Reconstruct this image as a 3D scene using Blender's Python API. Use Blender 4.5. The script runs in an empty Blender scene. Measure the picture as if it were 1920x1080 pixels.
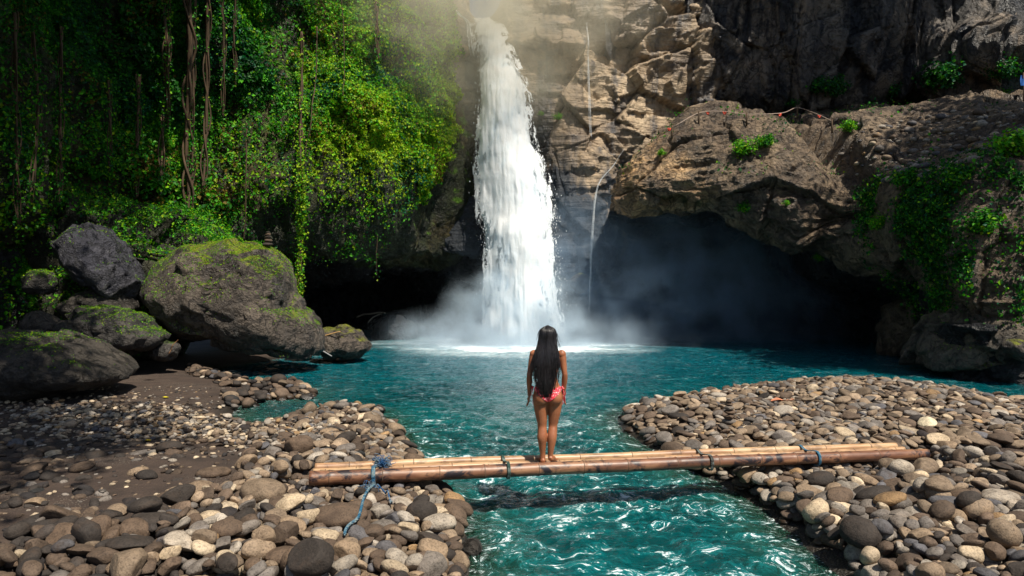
import bpy, bmesh, math, random
import numpy as np
from mathutils import Vector, Matrix, Euler
random.seed(7); rng = np.random.default_rng(11)
PI = math.pi
sc = bpy.context.scene
COL = sc.collection

# ------------------------------------------------------------------ camera model
F, CX, HY, H = 1280.0, 960.0, 523.0, 2.7          # focal length in px, horizon row, eye height above the water
def P(px, py, Y): return np.array([(px-CX)*Y/F, Y, H-(py-HY)*Y/F])
def G(px, py, z=0.0):
    Y = (H-z)*F/(py-HY); return np.array([(px-CX)*Y/F, Y, z])
def proj(x, y, z): return CX+F*x/y, HY+F*(H-z)/y

# ------------------------------------------------------------------ numpy noise
def _h(ix, iy, iz, s=0):
    with np.errstate(over='ignore'):
        n = (ix.astype(np.int64)*73856093) ^ (iy.astype(np.int64)*19349663) ^ (iz.astype(np.int64)*83492791) ^ (s*2654435)
        n = (n ^ (n >> 13))*1274126177
        n = (n ^ (n >> 16))*2246822519
        n = n ^ (n >> 15)
    return (n & 0xFFFFFF)/float(0xFFFFFF)
def vnoise(p, s=0):
    i = np.floor(p).astype(np.int64); f = p-i; f = f*f*f*(f*(f*6-15)+10)
    r = 0
    for dx in (0, 1):
        wx = f[:, 0] if dx else 1-f[:, 0]
        for dy in (0, 1):
            wy = f[:, 1] if dy else 1-f[:, 1]
            for dz in (0, 1):
                wz = f[:, 2] if dz else 1-f[:, 2]
                r = r+wx*wy*wz*_h(i[:, 0]+dx, i[:, 1]+dy, i[:, 2]+dz, s)
    return r*2-1
def fbm(p, o=4, s=0, g=.5, ridged=False):
    r = 0; a = 1.0; t = 0
    for k in range(o):
        v = vnoise(p*(2.03**k)+k*17.3, s+k)
        if ridged: v = 1-2*np.abs(v)
        r = r+a*v; t += a; a *= g
    return r/t
def voro(p, s=0, full=False):
    i = np.floor(p).astype(np.int64)
    f1 = np.full(len(p), 9.); f2 = np.full(len(p), 9.); cid = np.zeros(len(p)); cen = np.zeros((len(p), 3))
    for dx in (-1, 0, 1):
        for dy in (-1, 0, 1):
            for dz in (-1, 0, 1):
                c = i+[dx, dy, dz]
                q = np.stack([c[:, k]+.1+.8*_h(c[:, 0], c[:, 1], c[:, 2], s+k+1) for k in range(3)], 1)
                d = np.linalg.norm(q-p, axis=1)
                m = d < f1
                f2 = np.where(m, f1, np.minimum(f2, d)); cid = np.where(m, _h(c[:, 0], c[:, 1], c[:, 2], s+9), cid); cen = np.where(m[:, None], q, cen); f1 = np.where(m, d, f1)
    if full: return f1, f2, cid, p-cen
    return f1, f2, cid
def sstep(a, b, x):
    t = np.clip((x-a)/(b-a), 0, 1); return t*t*(3-2*t)

# ------------------------------------------------------------------ object helpers
def tag(o, label=None, cat=None, group=None, kind=None):
    if label: o['label'] = label
    if cat: o['category'] = cat
    if group: o['group'] = group
    if kind: o['kind'] = kind
    return o
def mesh_np(name, V, Fc, smooth=True, attrs=None, colattr=None):
    V = np.asarray(V, dtype=np.float32); Fc = np.asarray(Fc, dtype=np.int32)
    me = bpy.data.meshes.new(name); n = Fc.shape[1]
    me.vertices.add(len(V)); me.vertices.foreach_set('co', V.ravel())
    me.loops.add(Fc.size); me.loops.foreach_set('vertex_index', Fc.ravel())
    me.polygons.add(len(Fc)); me.polygons.foreach_set('loop_start', np.arange(0, Fc.size, n, dtype=np.int32))
    me.update(calc_edges=True)
    me.polygons.foreach_set('use_smooth', np.full(len(Fc), smooth))
    for k, a in (attrs or {}).items():
        at = me.attributes.new(k, 'FLOAT', 'POINT'); at.data.foreach_set('value', np.asarray(a, dtype=np.float32).ravel())
    if colattr is not None:
        at = me.attributes.new('col', 'FLOAT_COLOR', 'POINT')
        c = np.ones((len(V), 4), dtype=np.float32); c[:, :3] = colattr; at.data.foreach_set('color', c.ravel())
    return me
def obj(name, me, mat=None, parent=None, loc=None):
    o = bpy.data.objects.new(name, me); COL.objects.link(o)
    if mat is not None and me is not None and len(me.materials) == 0: me.materials.append(mat)
    if parent: o.parent = parent
    if loc is not None: o.location = loc
    return o
def empty(name, loc=(0, 0, 0), rz=0):
    o = bpy.data.objects.new(name, None); COL.objects.link(o); o.location = loc; o.rotation_euler = (0, 0, rz)
    o.empty_display_size = .1; return o
def grid_faces(nu, nv, wrap=False):
    i = np.arange(nu-(0 if wrap else 1)); j = np.arange(nv-1)
    I, J = np.meshgrid(i, j, indexing='ij'); I2 = (I+1) % nu
    return np.stack([I*nv+J, I2*nv+J, I2*nv+J+1, I*nv+J+1], -1).reshape(-1, 4)
def crom(C, n, axis=0):
    C = np.moveaxis(np.asarray(C, float), axis, 0); m = len(C)
    t = np.linspace(0, m-1, n); i = np.minimum(t.astype(int), m-2); f = (t-i).reshape((-1,)+(1,)*(C.ndim-1))
    a = C[np.maximum(i-1, 0)]; b = C[i]; c = C[i+1]; d = C[np.minimum(i+2, m-1)]
    r = .5*((2*b)+(c-a)*f+(2*a-5*b+4*c-d)*f*f+(3*b-a-3*c+d)*f**3)
    return np.moveaxis(r, 0, axis)
def loft(C, nu, nv):
    return crom(crom(C, nu, 0), nv, 1)              # (nu, nv, 3)
def normals(S):
    du = np.gradient(S, axis=0); dv = np.gradient(S, axis=1)
    n = np.cross(du, dv); n /= np.linalg.norm(n, axis=-1, keepdims=True)+1e-9
    return n
class MB:
    def __init__(s): s.V = []; s.F = []; s.n = 0; s.c = []
    def add(s, V, Fc, c=None):
        V = np.asarray(V, float); Fc = np.asarray(Fc)
        s.V.append(V); s.F.append(Fc+s.n); s.n += len(V)
        if c is not None: s.c.append(np.broadcast_to(np.asarray(c, float), (len(V), 3)))
    def tube(s, pts, rad, seg=8, c=None):
        pts = np.asarray(pts, float); n = len(pts); rad = np.broadcast_to(np.asarray(rad, float), (n,)) if np.ndim(rad) < 2 else np.asarray(rad)
        t = np.gradient(pts, axis=0); t /= np.linalg.norm(t, axis=1, keepdims=True)+1e-9
        up = np.array([0, 0, 1.]) if abs(t[:, 2]).mean() < .8 else np.array([1., 0, 0])
        a = np.cross(t, up); a /= np.linalg.norm(a, axis=1, keepdims=True)+1e-9; b = np.cross(t, a)
        th = np.linspace(0, 2*PI, seg, endpoint=False)
        ring = pts[:, None]+rad[:, None, None]*(np.cos(th)[None, :, None]*a[:, None]+np.sin(th)[None, :, None]*b[:, None])
        V = ring.transpose(1, 0, 2).reshape(-1, 3)
        Fc = grid_faces(seg, n, True)
        k = len(V); V = np.vstack([V, pts[0], pts[-1]])
        i = np.arange(seg); j = (i+1) % seg
        caps = np.concatenate([np.stack([j*n, i*n, np.full(seg, k), np.full(seg, k)], 1), np.stack([i*n+n-1, j*n+n-1, np.full(seg, k+1), np.full(seg, k+1)], 1)])
        s.tri = getattr(s, 'tri', [])
        s.tri.append(caps[:, :3]+s.n)
        s.add(V, Fc, c)
    def build(s, name, mat, parent=None, smooth=True):
        V = np.vstack(s.V); Q = np.vstack(s.F); T = np.vstack(s.tri) if getattr(s, 'tri', None) else None
        me = bpy.data.meshes.new(name)
        if Q.shape[1] == 4 and T is not None:
            idx = np.concatenate([Q.ravel(), T.ravel()]).astype(np.int32)
            st = np.concatenate([np.arange(0, Q.size, 4), Q.size+np.arange(0, T.size, 3)]).astype(np.int32)
        else:
            idx = Q.ravel().astype(np.int32); st = np.arange(0, Q.size, Q.shape[1]).astype(np.int32)
        me.vertices.add(len(V)); me.vertices.foreach_set('co', V.astype(np.float32).ravel())
        me.loops.add(len(idx)); me.loops.foreach_set('vertex_index', idx)
        me.polygons.add(len(st)); me.polygons.foreach_set('loop_start', st)
        me.update(calc_edges=True); me.polygons.foreach_set('use_smooth', np.full(len(st), smooth))
        if s.c and sum(len(x) for x in s.c) == len(V):
            at = me.attributes.new('col', 'FLOAT_COLOR', 'POINT'); c = np.ones((len(V), 4), np.float32); c[:, :3] = np.vstack(s.c); at.data.foreach_set('color', c.ravel())
        return obj(name, me, mat, parent)

# ------------------------------------------------------------------ materials
class Nt:
    def __init__(s, name):
        s.m = bpy.data.materials.new(name); s.m.use_nodes = True; s.t = s.m.node_tree; s.t.nodes.clear()
        s.out = s.t.nodes.new('ShaderNodeOutputMaterial')
    def n(s, ty, ins=None, **props):
        o = s.t.nodes.new('ShaderNode'+ty)
        for k, v in props.items(): setattr(o, k, v)
        for k, v in (ins or {}).items(): s.set(o.inputs[k], v)
        return o
    def set(s, sock, v):
        if isinstance(v, bpy.types.NodeSocket): s.t.links.new(v, sock)
        elif isinstance(v, bpy.types.Node): s.t.links.new(v.outputs[0], sock)
        else:
            if isinstance(v, (tuple, list)) and len(v) == 3 and sock.type == 'RGBA': v = (*v, 1)
            sock.default_value = v
    def pos(s): return s.n('NewGeometry').outputs['Position']
    def objc(s): return s.n('TexCoord').outputs['Object']
    def map(s, v, scale=(1, 1, 1), rot=(0, 0, 0), loc=(0, 0, 0)):
        return s.n('Mapping', {'Vector': v, 'Scale': scale, 'Rotation': rot, 'Location': loc}).outputs[0]
    def noise(s, v, sc_=1, det=4, ro=.5, dist=0): return s.n('TexNoise', {'Vector': v, 'Scale': sc_, 'Detail': det, 'Roughness': ro, 'Distortion': dist}).outputs[0]
    def voro(s, v, sc_=1, feature='F1', out=0): return s.n('TexVoronoi', {'Vector': v, 'Scale': sc_}, feature=feature).outputs[out]
    def ramp(s, f, stops, interp='LINEAR'):
        r = s.n('ValToRGB', {0: f}); e = r.color_ramp; e.interpolation = interp
        while len(e.elements) < len(stops): e.elements.new(.5)
        for el, (p, c) in zip(e.elements, stops):
            el.position = p; el.color = (c, c, c, 1) if isinstance(c, (int, float)) else (*c, 1)
        return r.outputs[0]
    def mix(s, f, a, b, mode='MIX'):
        o = s.n('Mix', data_type='RGBA', blend_type=mode)
        s.set(o.inputs[0], f); s.set(o.inputs[6], a); s.set(o.inputs[7], b); return o.outputs[2]
    def ma(s, op, a, b=0, c=None, clamp=False):
        o = s.n('Math', operation=op, use_clamp=clamp); s.set(o.inputs[0], a); s.set(o.inputs[1], b)
        if c is not None: s.set(o.inputs[2], c)
        return o.outputs[0]
    def bump(s, h, st=.5, d=.1, nrm=None):
        o = s.n('Bump', {'Height': h, 'Strength': st, 'Distance': d})
        if nrm is not None: s.set(o.inputs['Normal'], nrm)
        return o.outputs[0]
    def sep(s, v): return s.n('SeparateXYZ', {0: v})
    def pr(s, col, ro=.7, nrm=None, **kw):
        ins = {'Base Color': col, 'Roughness': ro}
        if nrm is not None: ins['Normal'] = nrm
        ins.update({k.replace('_', ' '): v for k, v in kw.items()})
        b = s.n('BsdfPrincipled', ins); return b.outputs[0]
    def fin(s, sh=None, vol=None):
        if sh is not None: s.t.links.new(sh, s.out.inputs[0])
        if vol is not None: s.t.links.new(vol, s.out.inputs[1])
        return s.m

def rock_mat(name, c1, c2, c3, streak=(.02, .025, .035), st_amt=.5, moss=0., mosscol=(.05, .11, .008), strata=0., scale=1., ro=.75, wet=0., post=None):
    n = Nt(name); p = n.pos()
    big = n.noise(p, .35*scale, 5, .6, .4)
    col = n.ramp(big, [(.3, c1), (.5, c2), (.68, c3)])
    fine = n.noise(p, 5*scale, 8, .68); pit = n.voro(n.mix(.25, p, n.n('TexNoise', {'Vector': p, 'Scale': 3*scale}).outputs[1]), 7*scale)
    col = n.mix(.6, col, n.ramp(fine, [(.3, (.35, .35, .35)), (.55, (1, 1, 1)), (.75, (1.35, 1.3, 1.2))]), 'MULTIPLY')
    # vertical water stains
    sv = n.noise(n.map(p, (1.3*scale, 1.3*scale, .12*scale)), 1, 6, .6, .3)
    col = n.mix(n.ma('MULTIPLY', n.ramp(sv, [(.47, 0), (.6, 1)]), st_amt), col, streak)
    if strata:
        w = n.noise(n.map(p, (.25, .25, 5*scale), (.12, .05, 0)), 1, 5, .6)
        col = n.mix(strata, col, n.ramp(w, [(.35, (.45, .45, .45)), (.6, (1.15, 1.1, 1.0))]), 'MULTIPLY')
    if moss:
        nz = n.sep(n.n('NewGeometry').outputs['Normal']).outputs[2]
        mk = n.ma('ADD', n.ma('MULTIPLY', nz, .55), n.ma('MULTIPLY', n.noise(p, .9*scale, 6, .65), 1.0))
        mk = n.ramp(n.ma('SUBTRACT', mk, 1.-moss), [(.42, 0), (.56, 1)])
        mc = n.ramp(n.noise(p, 14, 4, .6), [(.3, tuple(v*.35 for v in mosscol)), (.7, mosscol)])
        col = n.mix(mk, col, mc)
    if post: col = post(n, col, p)
    hgt = n.ma('ADD', n.ma('MULTIPLY', n.noise(p, 1.6*scale, 8, .62, .2), 1.), n.ma('MULTIPLY', n.ma('ABSOLUTE', n.ma('SUBTRACT', n.noise(p, 3.1*scale, 6, .6, .5), .5)), .7))
    hgt = n.ma('ADD', hgt, n.ma('MULTIPLY', fine, .45)); hgt = n.ma('ADD', hgt, n.ma('MULTIPLY', pit, .10))
    crk = n.ma('ABSOLUTE', n.ma('SUBTRACT', n.noise(p, 1.7*scale, 7, .6, .8), .5)); col = n.mix(n.ramp(crk, [(.0, .75), (.022, 0)]), col, streak)
    hgt = n.ma('ADD', hgt, n.ramp(crk, [(0, -.0), (.03, .25)]))
    nr = n.bump(hgt, 1., .36/scale)
    rr = n.ramp(sv, [(.4, ro), (.62, max(ro-.35-wet, .2))])
    return n.fin(n.pr(col, rr, nr))

def leaf_mat(name, tr=.35):
    n = Nt(name); c = n.n('Attribute', attribute_name='col').outputs[0]
    a = n.pr(c, .55, Specular_IOR_Level=.25)
    t = n.n('BsdfTranslucent', {0: n.mix(1., c, (1.25, 1.35, .5), 'MULTIPLY')}).outputs[0]
    return n.fin(n.n('MixShader', {0: tr, 1: a, 2: t}).outputs[0])
LEAF = leaf_mat('leaf_green')

def bark_mat(name, a, b):
    n = Nt(name); p = n.objc(); f = n.noise(n.map(p, (12, 12, 2)), 1, 5)
    return n.fin(n.pr(n.ramp(f, [(.3, a), (.7, b)]), .9, n.bump(f, .6, .02)))
BARK = bark_mat('vine_bark', (.03, .017, .008), (.10, .06, .03))

def stone_mat(name, c=None):
    n = Nt(name); p = n.objc() if c is not None else n.pos()
    base = n.n('Attribute', attribute_name='col').outputs[0] if c is None else c
    wp = n.pos()
    f = n.noise(wp, 9, 6, .65); g = n.noise(wp, 60, 3, .7)
    rnd = n.n('ObjectInfo').outputs['Random']
    col = n.mix(.75, base, n.ramp(f, [(.32, (.5, .47, .43)), (.52, (1, 1, 1)), (.7, (1.3, 1.25, 1.18))]), 'MULTIPLY')
    col = n.mix(.7, col, n.ramp(g, [(.36, (.35, .32, .3)), (.48, (1, 1, 1)), (.62, (1.15, 1.12, 1.08))]), 'MULTIPLY')
    mud = n.noise(wp, 5, 5, .7, .5); col = n.mix(n.ramp(mud, [(.53, 0), (.68, .6)]), col, (.055, .036, .025))
    if c is not None: col = n.mix(1., col, n.ramp(rnd, [(0, (.78, .78, .78)), (1, (1.18, 1.14, 1.08))]), 'MULTIPLY')
    z = n.sep(wp).outputs[2]
    wet = n.ramp(n.ma('ADD', z, n.ma('MULTIPLY', n.noise(wp, 3, 3), .12)), [(.10, 1), (.17, 0)])
    col = n.mix(wet, col, n.mix(1., col, (.33, .31, .28), 'MULTIPLY'))
    h = n.ma('ADD', n.ma('MULTIPLY', f, .7), n.ma('MULTIPLY', g, .35))
    ro = n.ma('SUBTRACT', .8, n.ma('MULTIPLY', wet, .55))
    return n.fin(n.pr(col, ro, n.bump(h, .8, .025), Specular_IOR_Level=.35))

# ------------------------------------------------------------------ world, sun, camera
SUN_EL, SUN_AZ = math.radians(58), math.radians(143)      # azimuth clockwise from +Y
SDIR = np.array([math.sin(SUN_AZ)*math.cos(SUN_EL), math.cos(SUN_AZ)*math.cos(SUN_EL), math.sin(SUN_EL)])
w = bpy.data.worlds.new('World'); sc.world = w; w.use_nodes = True
bg = w.node_tree.nodes['Background']; sky = w.node_tree.nodes.new('ShaderNodeTexSky')
sky.sky_type = 'NISHITA'; sky.sun_disc = False; sky.sun_elevation = SUN_EL; sky.sun_rotation = SUN_AZ
w.node_tree.links.new(sky.outputs[0], bg.inputs[0]); bg.inputs[1].default_value = .07
sl = bpy.data.lights.new('sun', 'SUN'); sl.energy = 5.0; sl.angle = math.radians(.5); sl.color = (1, .93, .80)
so = bpy.data.objects.new('sun', sl); COL.objects.link(so); so.rotation_euler = Vector(SDIR).to_track_quat('Z', 'Y').to_euler(); so.location = (10, -10, 40)
cam = bpy.data.cameras.new('camera'); co = bpy.data.objects.new('camera', cam); COL.objects.link(co); sc.camera = co
cam.lens = 24; cam.sensor_width = 36; cam.shift_y = -(540-HY)/1920; cam.clip_end = 2000; cam.clip_start = .05
co.location = (0, 0, H); co.rotation_euler = (PI/2, 0, 0)
sc.view_settings.view_transform = 'Standard'; sc.view_settings.look = 'None'; sc.view_settings.exposure = 0.50; sc.view_settings.gamma = 1
sc.cycles.max_bounces = 6; sc.cycles.diffuse_bounces = 3; sc.cycles.glossy_bounces = 3; sc.cycles.transmission_bounces = 3
sc.cycles.transparent_max_bounces = 16; sc.cycles.volume_bounces = 1; sc.cycles.use_denoising = True
sc.cycles.volume_step_rate = 2.0; sc.cycles.caustics_reflective = False; sc.cycles.caustics_refractive = False
sc.cycles.sample_clamp_indirect = 4

# ------------------------------------------------------------------ banks
LB = [(930, 1500), (885, 1180), (868, 1080), (882, 1030), (858, 975), (800, 935), (765, 905), (768, 870), (760, 845), (725, 805), (700, 775), (640, 762, .08), (600, 760, .14),
      (560, 768, .18), (530, 778, .18), (470, 784, .18), (428, 774, .12), (440, 757, .05), (500, 748), (560, 746), (572, 735), (540, 722), (470, 728), (430, 715), (395, 705), (400, 690), (470, 680),
      (520, 672), (600, 664), (680, 655), (690, 640), (600, 630), (500, 618), (-1500, 612), (-4000, 900), (-4000, 1500)]
RB = [(1800, 1500), (1660, 1180), (1575, 1080), (1510, 1020), (1440, 960), (1360, 908), (1300, 884), (1265, 866), (1212, 836), (1172, 805), (1160, 785), (1172, 770, .06), (1245, 748, .12),
      (1395, 718, .22), (1500, 704, .26), (1600, 698, .28), (1700, 705, .28), (1780, 717, .28), (1920, 741, .28), (2150, 785, .28), (2700, 850), (5000, 1200), (5000, 1500)]
def poly(L): return np.array([G(*q_)[:2] for q_ in L])
LP, RP = poly(LB), poly(RB)
def sdist(pts, pl):
    x, y = pts[:, 0], pts[:, 1]; d = np.full(len(pts), 1e9); ins = np.zeros(len(pts), bool)
    for i in range(len(pl)):
        a, b = pl[i], pl[(i+1) % len(pl)]; ab = b-a
        t = np.clip(((x-a[0])*ab[0]+(y-a[1])*ab[1])/(ab@ab+1e-12), 0, 1)
        d = np.minimum(d, np.hypot(x-a[0]-t*ab[0], y-a[1]-t*ab[1]))
        c = ((a[1] > y) != (b[1] > y)) & (x < (b[0]-a[0])*(y-a[1])/(b[1]-a[1]+1e-12)+a[0]); ins ^= c
    return np.where(ins, d, -d)
def ground_z(x, y):
    x = np.asarray(x, float).ravel(); y = np.asarray(y, float).ravel(); p = np.stack([x, y], 1)
    dl, dr = sdist(p, LP), sdist(p, RP)
    near = sstep(11.5, 8.5, y)
    hl = (.20+.13*near)*(1-np.exp(-np.maximum(dl, 0)/(.55+.0*y)))+.04*sstep(1.5, 6, dl)
    hl = hl+.5*sstep(4, 12, dl)*sstep(13, 19, y)
    hr = (.20+.02*near)*(1-np.exp(-np.maximum(dr, 0)/.6))+.07*sstep(2.5, 7, dr)
    d = np.maximum(dl, dr); up = np.where(dl > dr, hl, hr)
    z = np.where(d > 0, up, np.maximum(-.8, d*.45))
    q = np.stack([x, y, 0*x], 1)
    z = z+.035*fbm(q*.8, 3, 5)*sstep(0, .8, d)+.012*fbm(q*4, 3, 6)*sstep(0, .3, d)
    # far country, well outside the gorge
    return z
def pixz(x, y):
    z = ground_z(x, y); return z
ax = np.unique(np.concatenate([np.linspace(-400, -40, 12), np.linspace(-40, -14, 30), np.linspace(-14, 18, 400), np.linspace(18, 45, 30), np.linspace(45, 400, 12)]))
ay = np.unique(np.concatenate([np.linspace(-400, -20, 12), np.linspace(-20, 4.2, 40), np.linspace(4.2, 24, 330), np.linspace(24, 45, 60), np.linspace(45, 500, 12)]))
X, Y = np.meshgrid(ax, ay, indexing='ij'); Z = ground_z(X, Y).reshape(X.shape)
n = Nt('ground_dirt'); p = n.pos()
f = n.noise(p, 2.2, 8, .65); g = n.noise(p, 28, 5, .65); v = n.voro(p, 38)
col = n.ramp(f, [(.3, (.028, .017, .012)), (.6, (.060, .038, .027)), (.8, (.10, .07, .05))])
col = n.mix(n.ma('MULTIPLY', n.ramp(v, [(.18, 1), (.30, 0)]), n.ramp(n.noise(p, .9, 4), [(.5, 0), (.62, .8)])), col, n.ramp(g, [(.4, (.10, .08, .06)), (.6, (.34, .29, .23))]))
wet = n.ramp(n.sep(p).outputs[2], [(.02, 1), (.12, 0)])
col = n.mix(wet, col, (.018, .014, .010))
h = n.ma('ADD', g, n.ma('MULTIPLY', v, -1.0))
dirt = n.fin(n.pr(col, n.ma('SUBTRACT', .9, n.ma('MULTIPLY', wet, .5)), n.bump(h, .8, .03)))
gm = mesh_np('ground', np.stack([X, Y, Z], -1).reshape(-1, 3), grid_faces(*X.shape))
tag(obj('ground', gm, dirt), kind='structure')

# ------------------------------------------------------------------ water
FALL = P(968, 640, 29.2)
wx = np.unique(np.concatenate([np.linspace(-60, -9, 40), np.linspace(-9, 14, 520), np.linspace(14, 60, 40)]))
wy = [3.0]
while wy[-1] < 42: wy.append(wy[-1]+max(.03, wy[-1]*wy[-1]*.00042))
wy = np.array(wy)
X, Y = np.meshgrid(wx, wy, indexing='ij'); q = np.stack([X.ravel(), Y.ravel(), 0*X.ravel()], 1)
dsh = -np.maximum(sdist(q[:, :2], LP), sdist(q[:, :2], RP))
flow = np.array([.12, -1.])
ch = sstep(16, 10, q[:, 1])                                           # quick water in the channel
wp = q*[1.5, 1.15, 1]; wp = wp+np.stack([vnoise(q*.9, 3), vnoise(q*.9, 4), 0*q[:, 0]], 1)*.5
z = .050*fbm(wp, 4, 21, .6, ridged=True)*(.40+.9*ch)
z += .040*fbm(q*[2.6, 4.2, 1], 3, 25, .6)*(.5+.8*ch)+.014*fbm(q*[8, 11, 1], 2, 27)
r = np.hypot(q[:, 0]-FALL[0], q[:, 1]-FALL[1]); z += .05*fbm(q*[1.8, 3.2, 1], 3, 31)*sstep(11, 2, r)
z *= sstep(-.15, .5, dsh)*.8+.2; z -= .015
foam = sstep(7.0, 1.2, r+1.8*fbm(q*[.8, 1.4, 1], 3, 41))
wm = mesh_np('water', np.stack([q[:, 0], q[:, 1], z], 1), grid_faces(*X.shape), attrs={'shore': dsh, 'foam': foam, 'quick': sstep(13, 8.5, q[:, 1])*sstep(-.1, .5, dsh)+.75*np.exp(-(((q[:, 0]+1.6)/1.0)**2+((q[:, 1]-12.3)/1.6)**2))+.5*np.exp(-(((q[:, 0]-1.3)/.8)**2+((q[:, 1]-12.5)/2)**2))})
n = Nt('teal_water'); p = n.pos()
sh = n.n('Attribute', attribute_name='shore').outputs[2]; fo = n.n('Attribute', attribute_name='foam').outputs[2]
big = n.noise(n.map(p, (.25, .5, 1)), 1, 4)
col = n.ramp(big, [(.35, (.000, .026, .028)), (.65, (.000, .070, .074))])
col = n.mix(n.ramp(sh, [(.0, 1), (.9, 0)]), col, (.012, .05, .028))
col = n.mix(n.ramp(fo, [(.0, 0), (.5, .8)]), col, (.004, .15, .22)); yy_ = n.ma('MULTIPLY', n.sep(p).outputs[1], .04); col = n.mix(n.ramp(yy_, [(.52, 0), (.9, .55)]), col, (.001, .085, .125))
rp = n.noise(n.map(p, (5.5, 9, 1)), 1, 6, .6, .8); rp2 = n.noise(n.map(p, (1.3, 2.4, 1)), 1, 4, .6, 1.2)
# churned air in the water, flecks of foam and painted sparkle glints
qk = n.n('Attribute', attribute_name='quick').outputs[2]
dp = n.n('TexNoise', {'Vector': n.map(p, (1.2, 1.2, 1)), 'Scale': 1, 'Detail': 3}).outputs[1]; wp_ = n.n('VectorMath', {0: p, 1: n.n('VectorMath', {0: dp, 1: (.9, .9, 0)}, operation='MULTIPLY').outputs[0]}, operation='ADD').outputs[0]
t1 = n.noise(n.map(wp_, (2.0, 3.4, 1), (0, 0, .35)), 1, 8, .75, .6); t2 = n.noise(n.map(wp_, (9, 20, 1), (0, 0, .3)), 1, 5, .8, .5)
air = n.ma('MULTIPLY', n.ramp(n.ma('ADD', n.ma('MULTIPLY', t1, .75), n.ma('MULTIPLY', t2, .25)), [(.47, 0), (.62, 1)]), n.ma('ADD', n.ma('MULTIPLY', qk, .8), .14), clamp=True)
col = n.mix(air, col, (.008, .19, .20))
sp = n.ma('ADD', n.ma('MULTIPLY', t1, .55), n.ma('MULTIPLY', t2, .45))
foam_glint = n.ma('MULTIPLY', n.ramp(sp, [(.555, 0), (.595, 1)]), n.ma('ADD', n.ma('MULTIPLY', qk, .95), .14), clamp=True)
foam_glint = n.ma('ADD', foam_glint, n.ma('MULTIPLY', n.ramp(t2, [(.55, 0), (.66, .8)]), n.ramp(sh, [(.02, 1), (.3, .15), (.6, .0)])), clamp=True)
foam_glint = n.ma('ADD', foam_glint, n.ma('MULTIPLY', n.ramp(n.noise(n.map(p, (3, 7, 1)), 1, 6, .7, 1), [(.30, 0), (.62, 1)]), fo), clamp=True)
foam_glint = n.ma('ADD', foam_glint, n.ramp(fo, [(.55, 0), (.95, 1)]), clamp=True)
nr = n.bump(n.ma('ADD', n.ma('MULTIPLY', rp, .5), rp2), .8, .09)
water = n.pr(col, .04, nr, IOR=1.33, Subsurface_Weight=.85, Subsurface_Radius=(.25, .5, .5), Subsurface_Scale=1.)
clear = n.n('BsdfTransparent', {0: (.75, .88, .80, 1)}).outputs[0]
tr = n.ramp(n.ma('ADD', sh, n.ma('MULTIPLY', rp2, .12)), [(.03, .75), (.45, .0)])
fr = n.ma('SUBTRACT', 1., n.n('Fresnel', {0: 1.33, 'Normal': nr}).outputs[0])
s1 = n.n('MixShader', {0: n.ma('MULTIPLY', tr, fr), 1: water, 2: clear}).outputs[0]
fs = n.pr((.80, .88, .90), .7, nr)
wmat = n.fin(n.n('MixShader', {0: foam_glint, 1: s1, 2: fs}).outputs[0])
tag(obj('water', wm, wmat), kind='structure')

# ------------------------------------------------------------------ cliffs
def sheet(name, rows, nu, nv, disp, mat, attrs=None):
    """rows: control rows (bottom to top) of control points, columns left to right"""
    C = np.array([[P(*c) if len(c) == 3 else np.array(c[:3]) for c in r_] for r_ in rows])
    S = loft(C, nv, nu)                                # rows axis first
    N = normals(S)
    if N[:, :, 1].mean() > 0: N = -N
    D = disp(S.reshape(-1, 3)).reshape(S.shape[:2])
    S2 = S+N*D[..., None]
    me = mesh_np(name, S2.reshape(-1, 3), grid_faces(nv, nu))
    o = obj(name, me, mat); N2 = normals(S2)
    if N2[:, :, 1].mean() > 0: N2 = -N2
    return o, S2, N2

def dead_soft(p):
    return .9*fbm(p*[.22, .22, .18], 4, 3)+.35*fbm(p*.9, 4, 8)+.10*fbm(p*3, 3, 9)
def facet(c, r_):
    a, b = (c*7919) % 1*2*PI, (c*104729) % 1*2-1; k = np.sqrt(1-b*b); return r_[:, 0]*np.cos(a)*k+r_[:, 2]*b+r_[:, 1]*np.sin(a)*k
def blocky(cell=(.6, .6, .35), amp=.8, s=0, crack=.25, fine=.10):
    def d(p):
        q = p+.12*np.stack([fbm(p*.6, 3, s+1), fbm(p*.6, 3, s+2), fbm(p*.6, 3, s+3)], 1)
        f1, f2, c, r1 = voro(q*cell, s, True); g1, g2, c2, r2 = voro(q*np.array(cell)*2.3+9, s+50, True); h1, h2, c3, r3 = voro(q*np.array(cell)*5.1+5, s+60, True)
        return amp*1.1*(c-.5)+amp*1.2*facet(c, r1)+amp*.35*(c2-.5)+amp*.40*facet(c2, r2)+amp*.12*facet(c3, r3)-crack*sstep(.03, 0, f2-f1)-crack*.3*sstep(.03, 0, g2-g1)+fine*.5*fbm(p*2.5, 4, s+7)+.5*fbm(p*.25, 2, s+4)
    return d

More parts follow.
